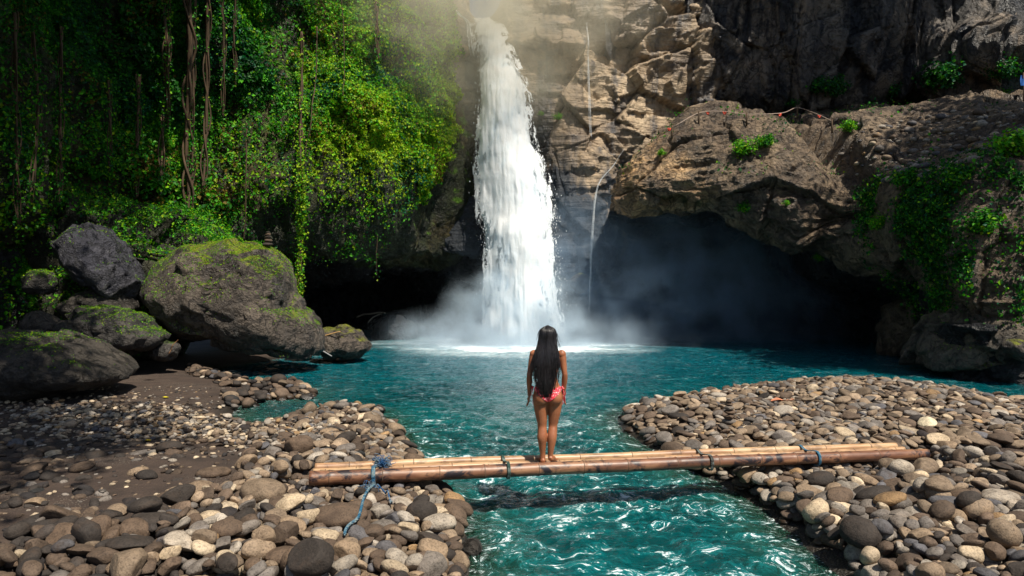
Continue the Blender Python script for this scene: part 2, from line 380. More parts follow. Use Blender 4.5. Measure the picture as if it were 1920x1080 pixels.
ROCK_BROWN = rock_mat('earthy_rock', (.055, .035, .022), (.13, .088, .055), (.21, .15, .095), (.035, .026, .02), .35, moss=.0)
MOSSROOT = rock_mat('root_matted_rock', (.010, .016, .004), (.028, .036, .007), (.085, .055, .012), (.006, .009, .004), .5, moss=.78, mosscol=(.10, .23, .004))
ROCK_WALL = rock_mat('columnar_rock', (.06, .056, .06), (.16, .14, .125), (.32, .25, .19), (.020, .024, .034), .95, scale=.9, wet=.1)
ROCK_PALE = rock_mat('pale_warm_rock', (.16, .115, .075), (.30, .22, .145), (.42, .33, .23), (.05, .05, .06), .55, scale=.8)
ROCK_WET = rock_mat('wet_dark_rock', (.012, .015, .020), (.028, .033, .042), (.065, .062, .06), (.012, .016, .022), .8, strata=.4, ro=.5)
def lit_tan_nose(n, col, p):  # tan rock of the nose, colour also brightened to imitate local light
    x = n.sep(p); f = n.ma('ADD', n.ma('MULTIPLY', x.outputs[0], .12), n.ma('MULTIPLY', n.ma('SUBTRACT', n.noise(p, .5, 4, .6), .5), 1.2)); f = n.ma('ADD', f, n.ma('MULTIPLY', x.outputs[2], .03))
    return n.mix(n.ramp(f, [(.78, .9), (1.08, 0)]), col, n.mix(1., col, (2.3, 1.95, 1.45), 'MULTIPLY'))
ROCK_OUT = rock_mat('outcrop_rock', (.085, .058, .040), (.175, .122, .078), (.32, .235, .15), (.035, .03, .03), .5, strata=.45, scale=1.1, post=lit_tan_nose)

CAVE_SHADE = rock_mat('cave_shade_rock', (.006, .006, .008), (.014, .014, .017), (.030, .027, .027), (.006, .007, .010), .5, ro=.6)  # near-black base colour paints the cave's shade onto its inner rows
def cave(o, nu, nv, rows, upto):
    o.data.materials.append(CAVE_SHADE); j = np.repeat(np.arange(nv-1), nu-1); o.data.polygons.foreach_set('material_index', (j < (nv-1)*upto/(rows-1)).astype(np.int32)); o.data.update()
# left vegetated wall: rows bottom to top, columns left to right
LW = [
 [(-900, 700, 13), (-300, 720, 15), (120, 650, 21), (380, 640, 25), (540, 640, 33), (680, 640, 36), (800, 640, 36), (905, 640, 36)],
 [(-900, 560, 13), (-300, 600, 15), (120, 560, 21), (370, 560, 26), (530, 560, 33), (680, 550, 36), (800, 550, 36), (905, 550, 35)],
 [(-900, 450, 13), (-300, 480, 15), (120, 450, 21.5), (380, 470, 26), (520, 480, 28), (660, 482, 29.5), (790, 488, 31), (905, 480, 33)],
 [(-900, 350, 12.5), (-300, 380, 14), (120, 390, 20.5), (380, 420, 24.2), (520, 440, 25.5), (660, 455, 27), (800, 465, 29.5), (905, 460, 33)],
 [(-900, 200, 12.5), (-300, 240, 14), (130, 250, 20.5), (380, 290, 24), (530, 310, 25), (670, 330, 26.3), (800, 330, 28), (890, 320, 32)],
 [(-900, 0, 12), (-300, 60, 14), (130, 100, 20.5), (380, 140, 24), (540, 150, 25.5), (690, 160, 26.8), (810, 150, 28.5), (870, 150, 32)],
 [(-900, -250, 11), (-300, -150, 13.2), (130, -60, 20), (380, -30, 23.5), (540, -20, 26), (690, -20, 27.6), (790, -20, 29.5), (840, 0, 32.5)],
 [(-900, -500, 9), (-300, -450, 11), (130, -300, 17.5), (380, -240, 21), (540, -180, 26.5), (680, -150, 30), (740, -120, 33), (770, -100, 35)],
]
def dL(p):
    hang = .8*fbm(p*[.35, .35, .16], 4, 61, ridged=True)
    return 1.1*fbm(p*[.2, .2, .16], 3, 60)+hang+.30*fbm(p*1.2, 4, 62)+.08*fbm(p*4, 3, 63)
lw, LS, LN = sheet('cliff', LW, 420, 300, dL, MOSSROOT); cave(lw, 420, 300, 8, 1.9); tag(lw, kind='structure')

# centre: rock either side of and behind the falls, notch at the top
CW = [
 [(780, 655, 37), (860, 655, 37), (950, 655, 37), (1040, 655, 37), (1120, 655, 37), (1240, 655, 37), (1400, 655, 37)],
 [(770, 560, 36), (850, 560, 35), (950, 560, 34.5), (1040, 560, 34.5), (1120, 560, 35.5), (1240, 560, 37), (1400, 560, 37)],
 [(780, 490, 34), (850, 480, 31), (950, 500, 32), (1040, 520, 32), (1110, 530, 32.6), (1240, 470, 36), (1400, 470, 37)],
 [(790, 470, 31), (855, 460, 30), (950, 470, 31), (1040, 490, 30.8), (1105, 500, 31.2), (1230, 440, 34.5), (1400, 440, 36)],
 [(800, 360, 31), (862, 360, 30.8), (950, 360, 31.4), (1035, 370, 31), (1095, 350, 31), (1230, 360, 33), (1400, 380, 34)],
 [(810, 250, 31), (870, 250, 31.3), (940, 250, 31.8), (1015, 250, 31.2), (1090, 240, 31), (1230, 260, 32), (1400, 280, 33)],
 [(820, 130, 31.2), (868, 130, 31.4), (930, 130, 32.0), (1000, 130, 31.2), (1090, 130, 31.0), (1230, 140, 32), (1400, 140, 33)],
 [(820, 30, 31.2), (860, 35, 31.6), (912, 45, 32.4), (960, 20, 31.4), (1080, 20, 31.4), (1230, 20, 32), (1400, 20, 33)],
 [(800, -60, 32), (850, -5, 33.), (908, 44, 34.5), (955, -10, 32), (1080, -120, 32), (1230, -140, 32), (1400, -140, 33)],
 [(770, -190, 34), (845, -60, 38), (908, 48, 42), (985, -100, 36), (1080, -260, 33.5), (1230, -330, 33), (1400, -330, 34)],
]
bk = blocky((.34, .4, .46), .75, 70, .2)
def dC(p):
    m = sstep(8.5, 11, p[:, 2]+.15*np.abs(p[:, 0])); ridg = .5*fbm(p*[.7, .7, .15], 4, 71)+.12*fbm(p*2.5, 3, 72)
    b = bk(p); notch = sstep(2.2, 1., np.abs(p[:, 0]+1.15))*sstep(12, 14, p[:, 2])
    return (b*(.25+.75*np.maximum(m, sstep(2, 4, p[:, 0])))+ridg*(1-m))*(1-.85*notch)
nn = Nt('falls_cliff_rock'); p = nn.pos(); xyz = nn.sep(p)
big = nn.noise(p, .4, 5, .6, .5); fine = nn.noise(p, 4.5, 8, .65)
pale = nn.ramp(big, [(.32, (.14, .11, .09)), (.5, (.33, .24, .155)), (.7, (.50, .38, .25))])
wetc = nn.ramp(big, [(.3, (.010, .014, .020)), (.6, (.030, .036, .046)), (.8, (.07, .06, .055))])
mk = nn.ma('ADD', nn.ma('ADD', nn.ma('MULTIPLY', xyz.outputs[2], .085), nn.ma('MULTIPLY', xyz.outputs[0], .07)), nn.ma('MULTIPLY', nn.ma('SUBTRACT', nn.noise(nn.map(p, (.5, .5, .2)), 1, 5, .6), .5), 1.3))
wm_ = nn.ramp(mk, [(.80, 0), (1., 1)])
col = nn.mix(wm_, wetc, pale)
stn = nn.noise(nn.map(p, (1.1, 1.1, .1)), 1, 6, .6, .4)
col = nn.mix(nn.ma('MULTIPLY', nn.ramp(stn, [(.5, 0), (.6, 1)]), .75), col, (.028, .034, .048))
col = nn.mix(.65, col, nn.ramp(fine, [(.3, (.4, .4, .4)), (.55, (1, 1, 1)), (.75, (1.35, 1.3, 1.2))]), 'MULTIPLY')
hg = nn.ma('ADD', nn.ma('ADD', nn.noise(p, 1.7, 8, .62, .3), nn.noise(nn.map(p, (.4, .4, 4.5), (.1, .05, 0)), 1, 5, .6)), nn.ma('MULTIPLY', fine, .3))
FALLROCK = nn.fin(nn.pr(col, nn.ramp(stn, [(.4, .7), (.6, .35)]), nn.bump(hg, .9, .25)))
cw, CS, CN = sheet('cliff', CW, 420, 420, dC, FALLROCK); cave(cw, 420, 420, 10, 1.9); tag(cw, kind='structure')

# upper right wall standing behind the ledge
UW = [
 [(1130, 330, 34), (1250, 300, 34.5), (1400, 270, 35.5), (1560, 250, 35.5), (1720, 250, 34), (1900, 250, 32), (2200, 260, 31), (2500, 300, 31)],
 [(1130, 240, 33.5), (1250, 225, 34.5), (1400, 210, 35.5), (1560, 205, 36), (1720, 200, 35), (1900, 190, 33), (2200, 180, 31), (2500, 180, 31)],
 [(1130, 190, 32.6), (1250, 190, 32.8), (1400, 175, 33), (1560, 168, 33), (1720, 165, 33), (1900, 150, 31.5), (2200, 140, 30.5), (2500, 120, 31)],
 [(1130, 120, 32.3), (1250, 130, 32.4), (1400, 115, 32.5), (1560, 110, 32), (1720, 100, 32), (1900, 90, 29), (2200, 80, 30), (2500, 60, 30)],
 [(1130, 40, 32.3), (1250, 40, 32.2), (1400, 40, 32), (1560, 30, 31.5), (1720, 20, 31.5), (1900, 40, 30), (2200, 10, 30), (2500, 0, 30)],
 [(1130, -80, 32.5), (1250, -80, 32.4), (1400, -80, 31.5), (1560, -90, 31), (1720, -90, 31), (1900, -80, 30), (2200, -80, 30), (2500, -80, 30)],
 [(1130, -260, 33), (1250, -260, 32.8), (1400, -270, 31), (1560, -280, 30), (1720, -290, 29.5), (1900, -220, 29.5), (2200, -200, 30), (2500, -160, 31)],
]
bu = blocky((.24, .3, .10), 1.5, 90, .25)
def dU(p):
    col_ = .55*fbm(p*[.55, .55, .06], 3, 91, ridged=True)
    return bu(p)+.8*col_+.08*fbm(p*[3, 3, .6], 3, 92)
uw, US, UN = sheet('cliff', UW, 460, 240, dU, ROCK_WALL); tag(uw, kind='structure')

# outcrop with the cave under it: cave back, ceiling, lip, face, top edge, ledge running back
OW = [
 [(1130, 660, 36), (1180, 665, 36), (1280, 668, 36), (1400, 672, 35), (1520, 680, 33), (1620, 690, 30), (1700, 700, 26), (1745, 712, 22), (1850, 740, 19), (2100, 800, 17.5), (2700, 843, 18)],
 [(1128, 560, 36), (1180, 560, 36), (1280, 560, 36), (1400, 560, 35), (1520, 580, 33), (1620, 590, 30), (1700, 610, 26), (1750, 640, 21), (1850, 700, 18), (2100, 750, 17.5), (2700, 805, 18)],
 [(1135, 440, 33), (1185, 440, 33), (1280, 440, 33), (1400, 470, 32), (1510, 530, 30), (1610, 540, 27), (1690, 555, 24.5), (1755, 590, 20.5), (1850, 640, 18), (2100, 680, 17.6), (2700, 693, 18)],
 [(1142, 392, 28.5), (1190, 402, 27.5), (1285, 402, 27), (1395, 420, 26.0), (1500, 478, 24.8), (1600, 500, 24.), (1690, 515, 22.), (1762, 560, 20.), (1850, 590, 18), (2100, 620, 17.6), (2700, 618, 18)],
 [(1140, 350, 27.6), (1180, 360, 26.2), (1280, 360, 25.6), (1395, 370, 24.8), (1500, 410, 23.8), (1600, 420, 22.8), (1690, 440, 21.), (1770, 470, 19.4), (1850, 500, 18), (2100, 500, 17.6), (2700, 505, 18)],
 [(1158, 310, 27.6), (1190, 305, 26.4), (1285, 300, 25.8), (1395, 300, 25.2), (1500, 320, 24.4), (1600, 330, 23.2), (1690, 340, 21.6), (1780, 350, 20.), (1870, 350, 18.4), (2100, 350, 17.6), (2700, 393, 18)],
 [(1200, 272, 28.2), (1225, 262, 27), (1290, 248, 26.6), (1395, 240, 26.2), (1500, 250, 25.4), (1600, 258, 25), (1690, 262, 24), (1790, 262, 22.5), (1890, 255, 20.5), (2100, 230, 18.5), (2700, 280, 18)],
 [(1235, 255, 29.4), (1250, 245, 29), (1300, 222, 28.6), (1395, 214, 28.4), (1490, 214, 28), (1590, 216, 27.6), (1690, 206, 27.), (1800, 200, 26), (1920, 196, 24), (2150, 180, 20), (2700, 205, 18)],
 [(1240, 262, 33), (1260, 258, 33), (1310, 240, 33.5), (1400, 228, 34.5), (1500, 224, 35), (1600, 220, 35), (1700, 208, 34), (1820, 200, 32), (1960, 192, 29), (2200, 170, 24), (2800, 80, 18)],
]
def dO(p):
    f1, f2, c, r1 = voro((p+.4*np.stack([fbm(p*.7, 3, 101), fbm(p*.7, 3, 102), fbm(p*.7, 3, 103)], 1))*[.33, .33, .5], 110, True)
    b = .40*(c-.5)+.30*facet(c, r1)-.10*sstep(.05, 0, f2-f1)+.45*fbm(p*.4, 4, 104)+.16*fbm(p*[1.1, 1.1, 2.6], 4, 105, ridged=True)+.05*fbm(p*4, 3, 106)
    gul = sstep(.9, .1, np.abs(p[:, 0]-11.3-.35*np.sin(p[:, 2]*1.1)))*sstep(1, 5, p[:, 2])
    return b-1.1*gul
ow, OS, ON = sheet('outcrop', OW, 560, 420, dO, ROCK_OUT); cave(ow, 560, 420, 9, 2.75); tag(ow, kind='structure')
# ------------------------------------------------------------------ boulders and rocks
def ico(sub):
    bm = bmesh.new(); bmesh.ops.create_icosphere(bm, subdivisions=sub, radius=1)
    V = np.array([v.co[:] for v in bm.verts]); Fc = np.array([[v.index for v in f.verts] for f in bm.faces]); bm.free(); return V, Fc
ICO = {k: ico(k) for k in (1, 2, 3, 4, 5, 6)}
def outline_rock(name, pts, Y, depth, mat, sub=5, rough=.10, seed=0, sq=.75, tilt=0.):
    W = np.array([P(a, b, Y) for a, b in pts]); c = W.mean(0); R = W-c
    th = np.arctan2(R[:, 2], R[:, 0]); rr = np.hypot(R[:, 0], R[:, 2]); o_ = np.argsort(th); th, rr = th[o_], rr[o_]
    V, Fc = ICO[sub]
    t = np.arctan2(V[:, 2], V[:, 0]); rad = np.interp(t, np.concatenate([th-2*PI, th, th+2*PI]), np.tile(rr, 3))
    s = np.hypot(V[:, 0], V[:, 2])**sq; dy = np.sign(V[:, 1])*np.abs(V[:, 1])**.85
    x = np.cos(t)*rad*s; z = np.sin(t)*rad*s; y = dy*depth+tilt*z
    Q = np.stack([x, y, z], 1); L = rr.mean(); nn_ = V
    f1, f2, cc, r1 = voro(Q/L*1.7+seed*3.1+.25*fbm(Q/L*2, 3, seed)[:, None], 200+seed, True); g1, g2, c2, r2 = voro(Q/L*4.2+seed, 240+seed, True)
    d = rough*L*(1.1*fbm(Q/L*1.5+seed, 4, 210+seed)+.35*fbm(Q/L*6+seed, 4, 220+seed)+.5*(cc-.5)+1.5*facet(cc, r1)+.35*facet(c2, r2)-.3*sstep(.06, 0, f2-f1)-.12*sstep(.08, 0, g2-g1)+.12*fbm(Q/L*14, 3, 230+seed))
    Q = Q+nn_*d[:, None]
    me = mesh_np(name, Q, Fc); o = obj(name, me, mat, loc=tuple(c))
    return o, Q+c, Fc
BOULD = rock_mat('boulder_rock', (.045, .036, .030), (.10, .078, .060), (.19, .15, .115), (.03, .025, .025), .5, moss=.55, mosscol=(.22, .24, .006), scale=1.3)
BOULD2 = rock_mat('mossy_rock', (.022, .020, .018), (.055, .048, .042), (.10, .085, .075), (.02, .02, .02), .4, moss=.42, mosscol=(.13, .24, .006), scale=1.8)
BLUER = rock_mat('bluish_rock', (.018, .018, .025), (.042, .041, .056), (.08, .076, .092), (.015, .015, .022), .4, moss=.30, mosscol=(.05, .10, .006), scale=1.6)
MOSSY = rock_mat('thick_moss_rock', (.015, .017, .008), (.03, .03, .015), (.05, .045, .02), (.01, .012, .006), .3, moss=.6, mosscol=(.07, .17, .006), scale=1.2)
SLAB = rock_mat('slab_rock', (.022, .018, .014), (.050, .040, .032), (.09, .074, .058), (.015, .013, .011), .4, moss=.28, mosscol=(.05, .09, .006), scale=1.5)
ROCKS = {}
def rock(key, label, pts, Y, depth, mat, **k):
    o, V, Fc = outline_rock('boulder', pts, Y, depth, mat, **k); tag(o, label, 'boulder'); ROCKS[key] = (V, Fc, o); return o
rock('big', 'huge grey brown boulder with a flat mossy top at the edge of the pool', [(276, 548), (300, 520), (325, 485), (350, 462), (385, 457), (430, 458), (480, 463), (515, 476), (535, 505), (548, 545), (556, 578), (580, 592), (598, 622), (606, 655), (590, 670), (540, 663), (480, 656), (430, 642), (395, 634), (350, 625), (328, 604), (300, 575)], 20, 1.7, BOULD, sub=6, rough=.07, seed=1)
rock('blue', 'bluish grey boulder wedged under the mossy ledge, left of the huge boulder', [(118, 455), (140, 430), (180, 423), (207, 440), (222, 475), (245, 505), (252, 545), (235, 562), (200, 545), (160, 515), (135, 490)], 18.8, 1.1, BLUER, seed=2)
rock('flat', 'low dark boulder with a bright patch of yellow green moss on its side', [(140, 600), (150, 585), (190, 575), (230, 590), (280, 613), (310, 633), (300, 646), (265, 657), (215, 652), (165, 630)], 18, 1.0, BOULD2, seed=3)
rock('mid', 'dark rock leaning between the bluish boulder and the low mossy one', [(122, 580), (150, 560), (200, 545), (240, 555), (250, 580), (215, 590), (160, 600)], 18.8, .9, SLAB, seed=4)
rock('round', 'small round rock capped with moss, highest of the rocks on the far left', [(50, 528), (60, 511), (85, 507), (99, 522), (99, 545), (76, 552), (54, 546)], 18, .4, BOULD2, sub=4, seed=5)
rock('slab', 'broad smooth brown slab of rock sloping down to the left bank', [(-80, 640), (0, 624), (60, 628), (120, 640), (180, 667), (225, 690), (238, 706), (150, 724), (60, 732), (-80, 738)], 14.6, 1.6, SLAB, seed=6, rough=.05)
rock('s1', 'dark rounded rock behind the broad slab, below the round mossy rock', [(48, 606), (60, 590), (85, 588), (101, 600), (106, 622), (80, 634), (52, 630)], 16.6, .45, SLAB, sub=4, seed=7)
rock('s2', 'narrow upright dark rock behind the broad slab', [(106, 612), (118, 601), (134, 606), (143, 625), (132, 642), (112, 636)], 16.4, .3, SLAB, sub=4, seed=8)
rock('low', 'brown and ochre rock in the shallow water right of the huge boulder', [(594, 632), (606, 620), (630, 614), (658, 617), (678, 630), (691, 652), (676, 665), (640, 669), (608, 663)], 22.4, .9, BOULD, seed=9)
rock('knob', 'knobbly dark rock hugging the right flank of the huge boulder', [(556, 585), (575, 578), (590, 592), (600, 612), (592, 630), (570, 620)], 22.5, .5, SLAB, sub=4, seed=10)
rock('ms', 'small mossy stone in the gap below the huge boulder', [(282, 662), (293, 648), (318, 642), (336, 650), (328, 668), (300, 674)], 18.3, .35, BOULD2, sub=4, seed=11)
rock('gapr', 'brown rock behind the mossy ledge and the huge boulder', [(250, 480), (285, 462), (345, 462), (352, 490), (330, 520), (290, 545), (258, 520)], 20.8, .8, SLAB, seed=12)
rock('rbase', 'large ochre and brown rock foot standing in the water below the right cliff', [(1726, 690), (1733, 655), (1752, 625), (1785, 580), (1815, 545), (1870, 530), (1990, 530), (2060, 600), (2060, 705), (1960, 706), (1900, 700), (1830, 694), (1780, 690)], 19.3, 1.9, rock_mat('ochre_rock', (.05, .038, .028), (.13, .10, .07), (.21, .17, .12), (.03, .026, .024), .5, moss=.06, mosscol=(.12, .13, .02), scale=1.3), sub=6, seed=13)
rock('pillar', 'brown streaked rock pillar inside the mouth of the right cave', [(1652, 640), (1662, 600), (1682, 566), (1715, 552), (1742, 565), (1750, 610), (1748, 665), (1700, 675), (1655, 668)], 24.5, 1.0, ROCK_BROWN, seed=14)
rock('rsm', 'small tan rock perched on the rock foot at the right edge', [(1884, 652), (1893, 640), (1912, 636), (1935, 643), (1940, 660), (1915, 668), (1893, 665)], 17.3, .35, BOULD, sub=4, seed=15)
rock('cave1', 'dark rock in the mist at the back of the left cave', [(700, 640), (712, 600), (740, 585), (765, 600), (780, 640), (740, 650)], 31, .9, ROCK_WET, sub=4, seed=16)
rock('blk', 'pale lit rock block jutting out of the dark wall right of the falls', [(1066, 530), (1072, 521), (1100, 518), (1110, 526), (1106, 540), (1075, 541)], 30.4, .5, BOULD, sub=4, seed=17)
rock('bed', 'half sunken dark rock in the water beside the near left stone heap', [(866, 1022), (876, 1012), (894, 1014), (905, 1030), (898, 1040), (874, 1040)], 6.75, .10, SLAB, sub=4, seed=18)
lo, V_, F_ = outline_rock('mossy_ledge', [(-120, 740), (-140, 520), (-60, 420), (60, 400), (140, 352), (185, 352), (230, 385), (300, 415), (380, 442), (440, 462), (505, 470), (515, 500), (430, 560), (340, 640), (200, 690), (60, 720)], 21.6, 1.9, MOSSY, sub=6, rough=.16, seed=21)
tag(lo, kind='structure'); ROCKS['ledge'] = (V_, F_, lo)

# ------------------------------------------------------------------ foliage
GREENS = np.array([(.008, .060, .008), (.016, .13, .008), (.06, .28, .008), (.17, .38, .006), (.27, .38, .008), (.006, .085, .035)])
def leaf_mesh(name, pts, nrm, size, col, parent=None, droop=.6, mat=None, wide=.42):
    k = len(pts); nrm = nrm+.55*rng.normal(size=(k, 3)); nrm /= np.linalg.norm(nrm, axis=1, keepdims=True)
    d = rng.normal(size=(k, 3))*.8+np.array([0, 0, -droop])+nrm*.35; d -= nrm*(d*nrm).sum(1, keepdims=True)*.8
    d /= np.linalg.norm(d, axis=1, keepdims=True); s_ = np.cross(nrm, d); s_ /= np.linalg.norm(s_, axis=1, keepdims=True)+1e-9
    L = size[:, None]; up = nrm*L*.12
    base = pts; tip = pts+d*L-nrm*L*.15; m = pts+d*L*.42
    V = np.stack([base, m+s_*L*wide+up, tip, m-s_*L*wide+up], 1).reshape(-1, 3)
    Fc = np.arange(4*k).reshape(-1, 4)
    me = mesh_np(name, V, Fc, smooth=False, colattr=np.repeat(col, 4, 0))
    return obj(name, me, mat or LEAF, parent)
def colours(k, wts, var=.25, spread=None):
    i = rng.choice(len(GREENS), k, p=np.array(wts)/sum(wts)); c = GREENS[i]
    return c*(1+var*rng.normal(size=(k, 1))).clip(.4, 1.8)
def sample_sheet(S, N, k, w):
    ww = w[:-1, :-1].ravel(); A = np.linalg.norm(np.cross(S[1:, :-1]-S[:-1, :-1], S[:-1, 1:]-S[:-1, :-1]), axis=-1).ravel()
    pr_ = ww*A; pr_ /= pr_.sum(); idx = rng.choice(len(pr_), k, p=pr_); i, j = np.divmod(idx, S.shape[1]-1)
    u, v = rng.random((2, k, 1))
    pt = S[i, j]*(1-u)*(1-v)+S[i+1, j]*u*(1-v)+S[i, j+1]*(1-u)*v+S[i+1, j+1]*u*v
    return pt, N[i, j]
def sample_tri(V, Fc, k, wf):
    a, b, c = V[Fc[:, 0]], V[Fc[:, 1]], V[Fc[:, 2]]; cr = np.cross(b-a, c-a); A = np.linalg.norm(cr, axis=1); nn_ = cr/(A[:, None]+1e-9)
    w_ = wf((a+b+c)/3, nn_)*A
    if w_.sum() <= 0: return None
    idx = rng.choice(len(A), k, p=w_/w_.sum()); r1, r2 = np.sqrt(rng.random(k))[:, None], rng.random(k)[:, None]
    return a[idx]*(1-r1)+b[idx]*r1*(1-r2)+c[idx]*r1*r2, nn_[idx]

# the creeper covering the left wall
px, py = proj(LS[..., 0], LS[..., 1], LS[..., 2]); SP = LS.reshape(-1, 3)
dn = fbm(SP*[.45, .45, .35], 4, 301).reshape(px.shape); gaps = fbm(SP*[.8, .8, .12], 3, 303).reshape(px.shape)
bot = np.interp(px, [-300, 380, 480, 560, 700, 830, 900], [640, 470, 400, 395, 400, 420, 240]); fade = sstep(60, -60, py-bot)
wgt = np.clip(.5+1.7*dn, .06, 1)*np.clip(.8+1.3*gaps, .12, 1)*(.14+.86*fade)*(py < bot+80)*(px > -350)*(px < np.interp(py, [-200, 0, 150, 250, 330, 400, 470], [835, 838, 850, 850, 825, 770, 700]))
wgt *= 1-.75*sstep(60, 20, np.abs(px-400))*sstep(420, 330, py)             # the bare rooty gully
K = 640000
pt, nr_ = sample_sheet(LS, LN, K, wgt)
cl = fbm(pt*1.1, 3, 305); clump = np.maximum(0, cl+.15)*.9
pt = pt+nr_*(clump*rng.random(K)**.5+.03)[:, None]
lx, ly = proj(pt[:, 0], pt[:, 1], pt[:, 2])
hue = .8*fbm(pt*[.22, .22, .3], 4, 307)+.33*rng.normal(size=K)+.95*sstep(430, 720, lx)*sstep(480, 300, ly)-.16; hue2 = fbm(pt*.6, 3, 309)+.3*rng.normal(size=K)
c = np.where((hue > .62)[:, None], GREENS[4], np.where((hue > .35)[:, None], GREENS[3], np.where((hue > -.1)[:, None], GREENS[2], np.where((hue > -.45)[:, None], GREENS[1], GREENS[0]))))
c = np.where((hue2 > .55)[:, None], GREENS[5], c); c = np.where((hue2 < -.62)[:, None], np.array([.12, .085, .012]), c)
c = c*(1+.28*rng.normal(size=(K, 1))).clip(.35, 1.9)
sz = .045+.10*rng.random(K)**2.5+.035*(cl > .25)*(lx < 560)
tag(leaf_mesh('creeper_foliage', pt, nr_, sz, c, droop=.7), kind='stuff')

# creeper and undergrowth on the right cliff
px, py = proj(OS[..., 0], OS[..., 1], OS[..., 2]); SP = OS.reshape(-1, 3); dn = fbm(SP*[.7, .7, .4], 4, 311).reshape(px.shape); dn2 = fbm(SP*[1.1, 1.1, .25], 3, 312).reshape(px.shape)
tp = np.interp(px, [1600, 1660, 1700, 1800, 1860, 1920], [340, 310, 330, 300, 270, 210]); bt = np.interp(px, [1600, 1640, 1680, 1780, 1920], [480, 520, 590, 620, 620])
wgt = sstep(0, 25, py-tp)*sstep(0, -60, py-bt)*np.clip(.25+2.2*dn, 0, 1)*np.clip(.5+1.6*dn2, .05, 1)*sstep(1600, 1640, px)*(ON[..., 1] < .6)
wgt += .02*(px > 1150)*(py > 200)*(py < 330)*np.clip(dn*3, 0, 1)
K = 48000; pt, nr_ = sample_sheet(OS, ON, K, wgt); cl = fbm(pt*1.3, 3, 313); pt = pt+nr_*(np.maximum(0, cl+.2)*.8*rng.random(K))[:, None]
tag(leaf_mesh('creeper_foliage', pt, nr_, .05+.09*rng.random(K)**2, colours(K, [4, 5, 2, .7, .3, 1.4]), droop=.8), kind='stuff')
# ledge moss, grass and small plants on the left rocks
V_, F_, _ = ROCKS['ledge']
def topw(lo_, s_): return lambda c_, n_: sstep(lo_, lo_+.35, n_[:, 2]+.5*fbm(c_*1.1, 3, s_))
pt, nr_ = sample_tri(V_, F_, 52000, topw(.05, 320)); tall = np.maximum(0, fbm(pt*.9, 3, 321)+.2)
pt = pt+nr_*(tall*rng.random(len(pt))*.7)[:, None]
tag(leaf_mesh('ledge_undergrowth', pt, nr_, .05+.08*rng.random(len(pt))**2, colours(len(pt), [1, 3, 4, 2.6, .6, .4]), droop=-.4, wide=.3), kind='stuff')
for key, kk, lo_ in (('big', 20000, .35), ('flat', 5000, .35), ('slab', 3500, .8), ('round', 1500, .3), ('gapr', 2500, .4), ('mid', 700, .5), ('blue', 900, .6), ('rbase', 2500, .7)):
    V_, F_, o_ = ROCKS[key]; r_ = sample_tri(V_, F_, kk, topw(lo_, 330)); pt, nr_ = r_
    m = leaf_mesh('moss', pt+nr_*.01-np.array(o_.location), nr_, .012+.028*rng.random(kk)**2, colours(kk, [0, 1, 2, 4, 3, 0]), droop=0, wide=.35); m.parent = o_; m['kind'] = 'stuff'

# added unseen trees, crowns set above the frame to shade banks and cliffs
SHADE_TBARK = bark_mat('shade_tree_bark', (.05, .035, .022), (.14, .10, .07))
def shade_tree(base, crowns, lab, seed, K):
    root = empty('shade_tree', tuple(base)); r = np.random.default_rng(seed); mb = MB(); b = np.array(base)
    c0 = np.mean([c[:3] for c in crowns], 0)-b; trunk = crom(np.array([[0, 0, -.5], c0*[.1, .1, .35], c0*[.35, .35, .7], c0*[.8, .8, .92]]), 30); mb.tube(trunk, np.linspace(.42, .16, 30), 12); mb.build('shade_tree_trunk', SHADE_TBARK, root)
    lb = MB(); PT = []
    for (cx_, cy_, cz_, rr, rz_) in crowns:
        c = np.array([cx_, cy_, cz_])-b; st = trunk[18+int(r.integers(8))]; q = crom(np.array([st, (st+c)/2+[0, 0, .8], c]), 14); lb.tube(q, np.linspace(.15, .05, 14), 7)
        for k in range(26):
            d = r.normal(size=3); d /= np.linalg.norm(d); e = c+d*[rr, rr, rz_]*(.4+.6*r.random()); q = crom(np.array([c, (c+e)/2+[0, 0, .3], e]), 8); lb.tube(q, np.linspace(.05, .01, 8), 5)
            PT.append(e+r.normal(size=(K//26//len(crowns), 3))*[.75, .75, .4])
    lb.build('shade_tree_limbs', SHADE_TBARK, root); pt = np.vstack(PT); leaf_mesh('crown', pt, np.tile([0, 0, 1.], (len(pt), 1)), .16+.16*r.random(len(pt)), colours(len(pt), [2, 3, 2, .5, .2, .3]), root)
    return tag(root, lab, 'shade_tree')
shade_tree((-14.5, 6, .2), [(-9.5, 13.5, 19.5, 3.6, 1.3), (-11.8, 9.0, 20.5, 3.0, 1.2), (-12.5, 15, 17.5, 2.8, 1.2), (-6.8, 8.0, 17, 2.6, 1.0)], 'tall leaning one of the added shade trees, unseen on the left, darkening the left wall', 41, 26000)
shade_tree((-8, -3, .2), [(-2.6, 3.2, 15.0, 2.2, .9), (-5.0, 4.4, 15.5, 2.4, 1.), (-3.0, 1.0, 14.2, 2.0, .9)], 'one of the added shade trees, near left behind the viewer, darkening the mud', 42, 14000)
shade_tree((23.5, 15, .2), [(17.5, 14.5, 17.5, 3.2, 1.2), (16, 26.5, 22, 3.4, 1.2), (19.5, 25, 23, 3.6, 1.2), (22, 18, 19.5, 3.4, 1.2)], 'broad one of the added shade trees, unseen on the right, darkening the right cliff', 43, 26000)
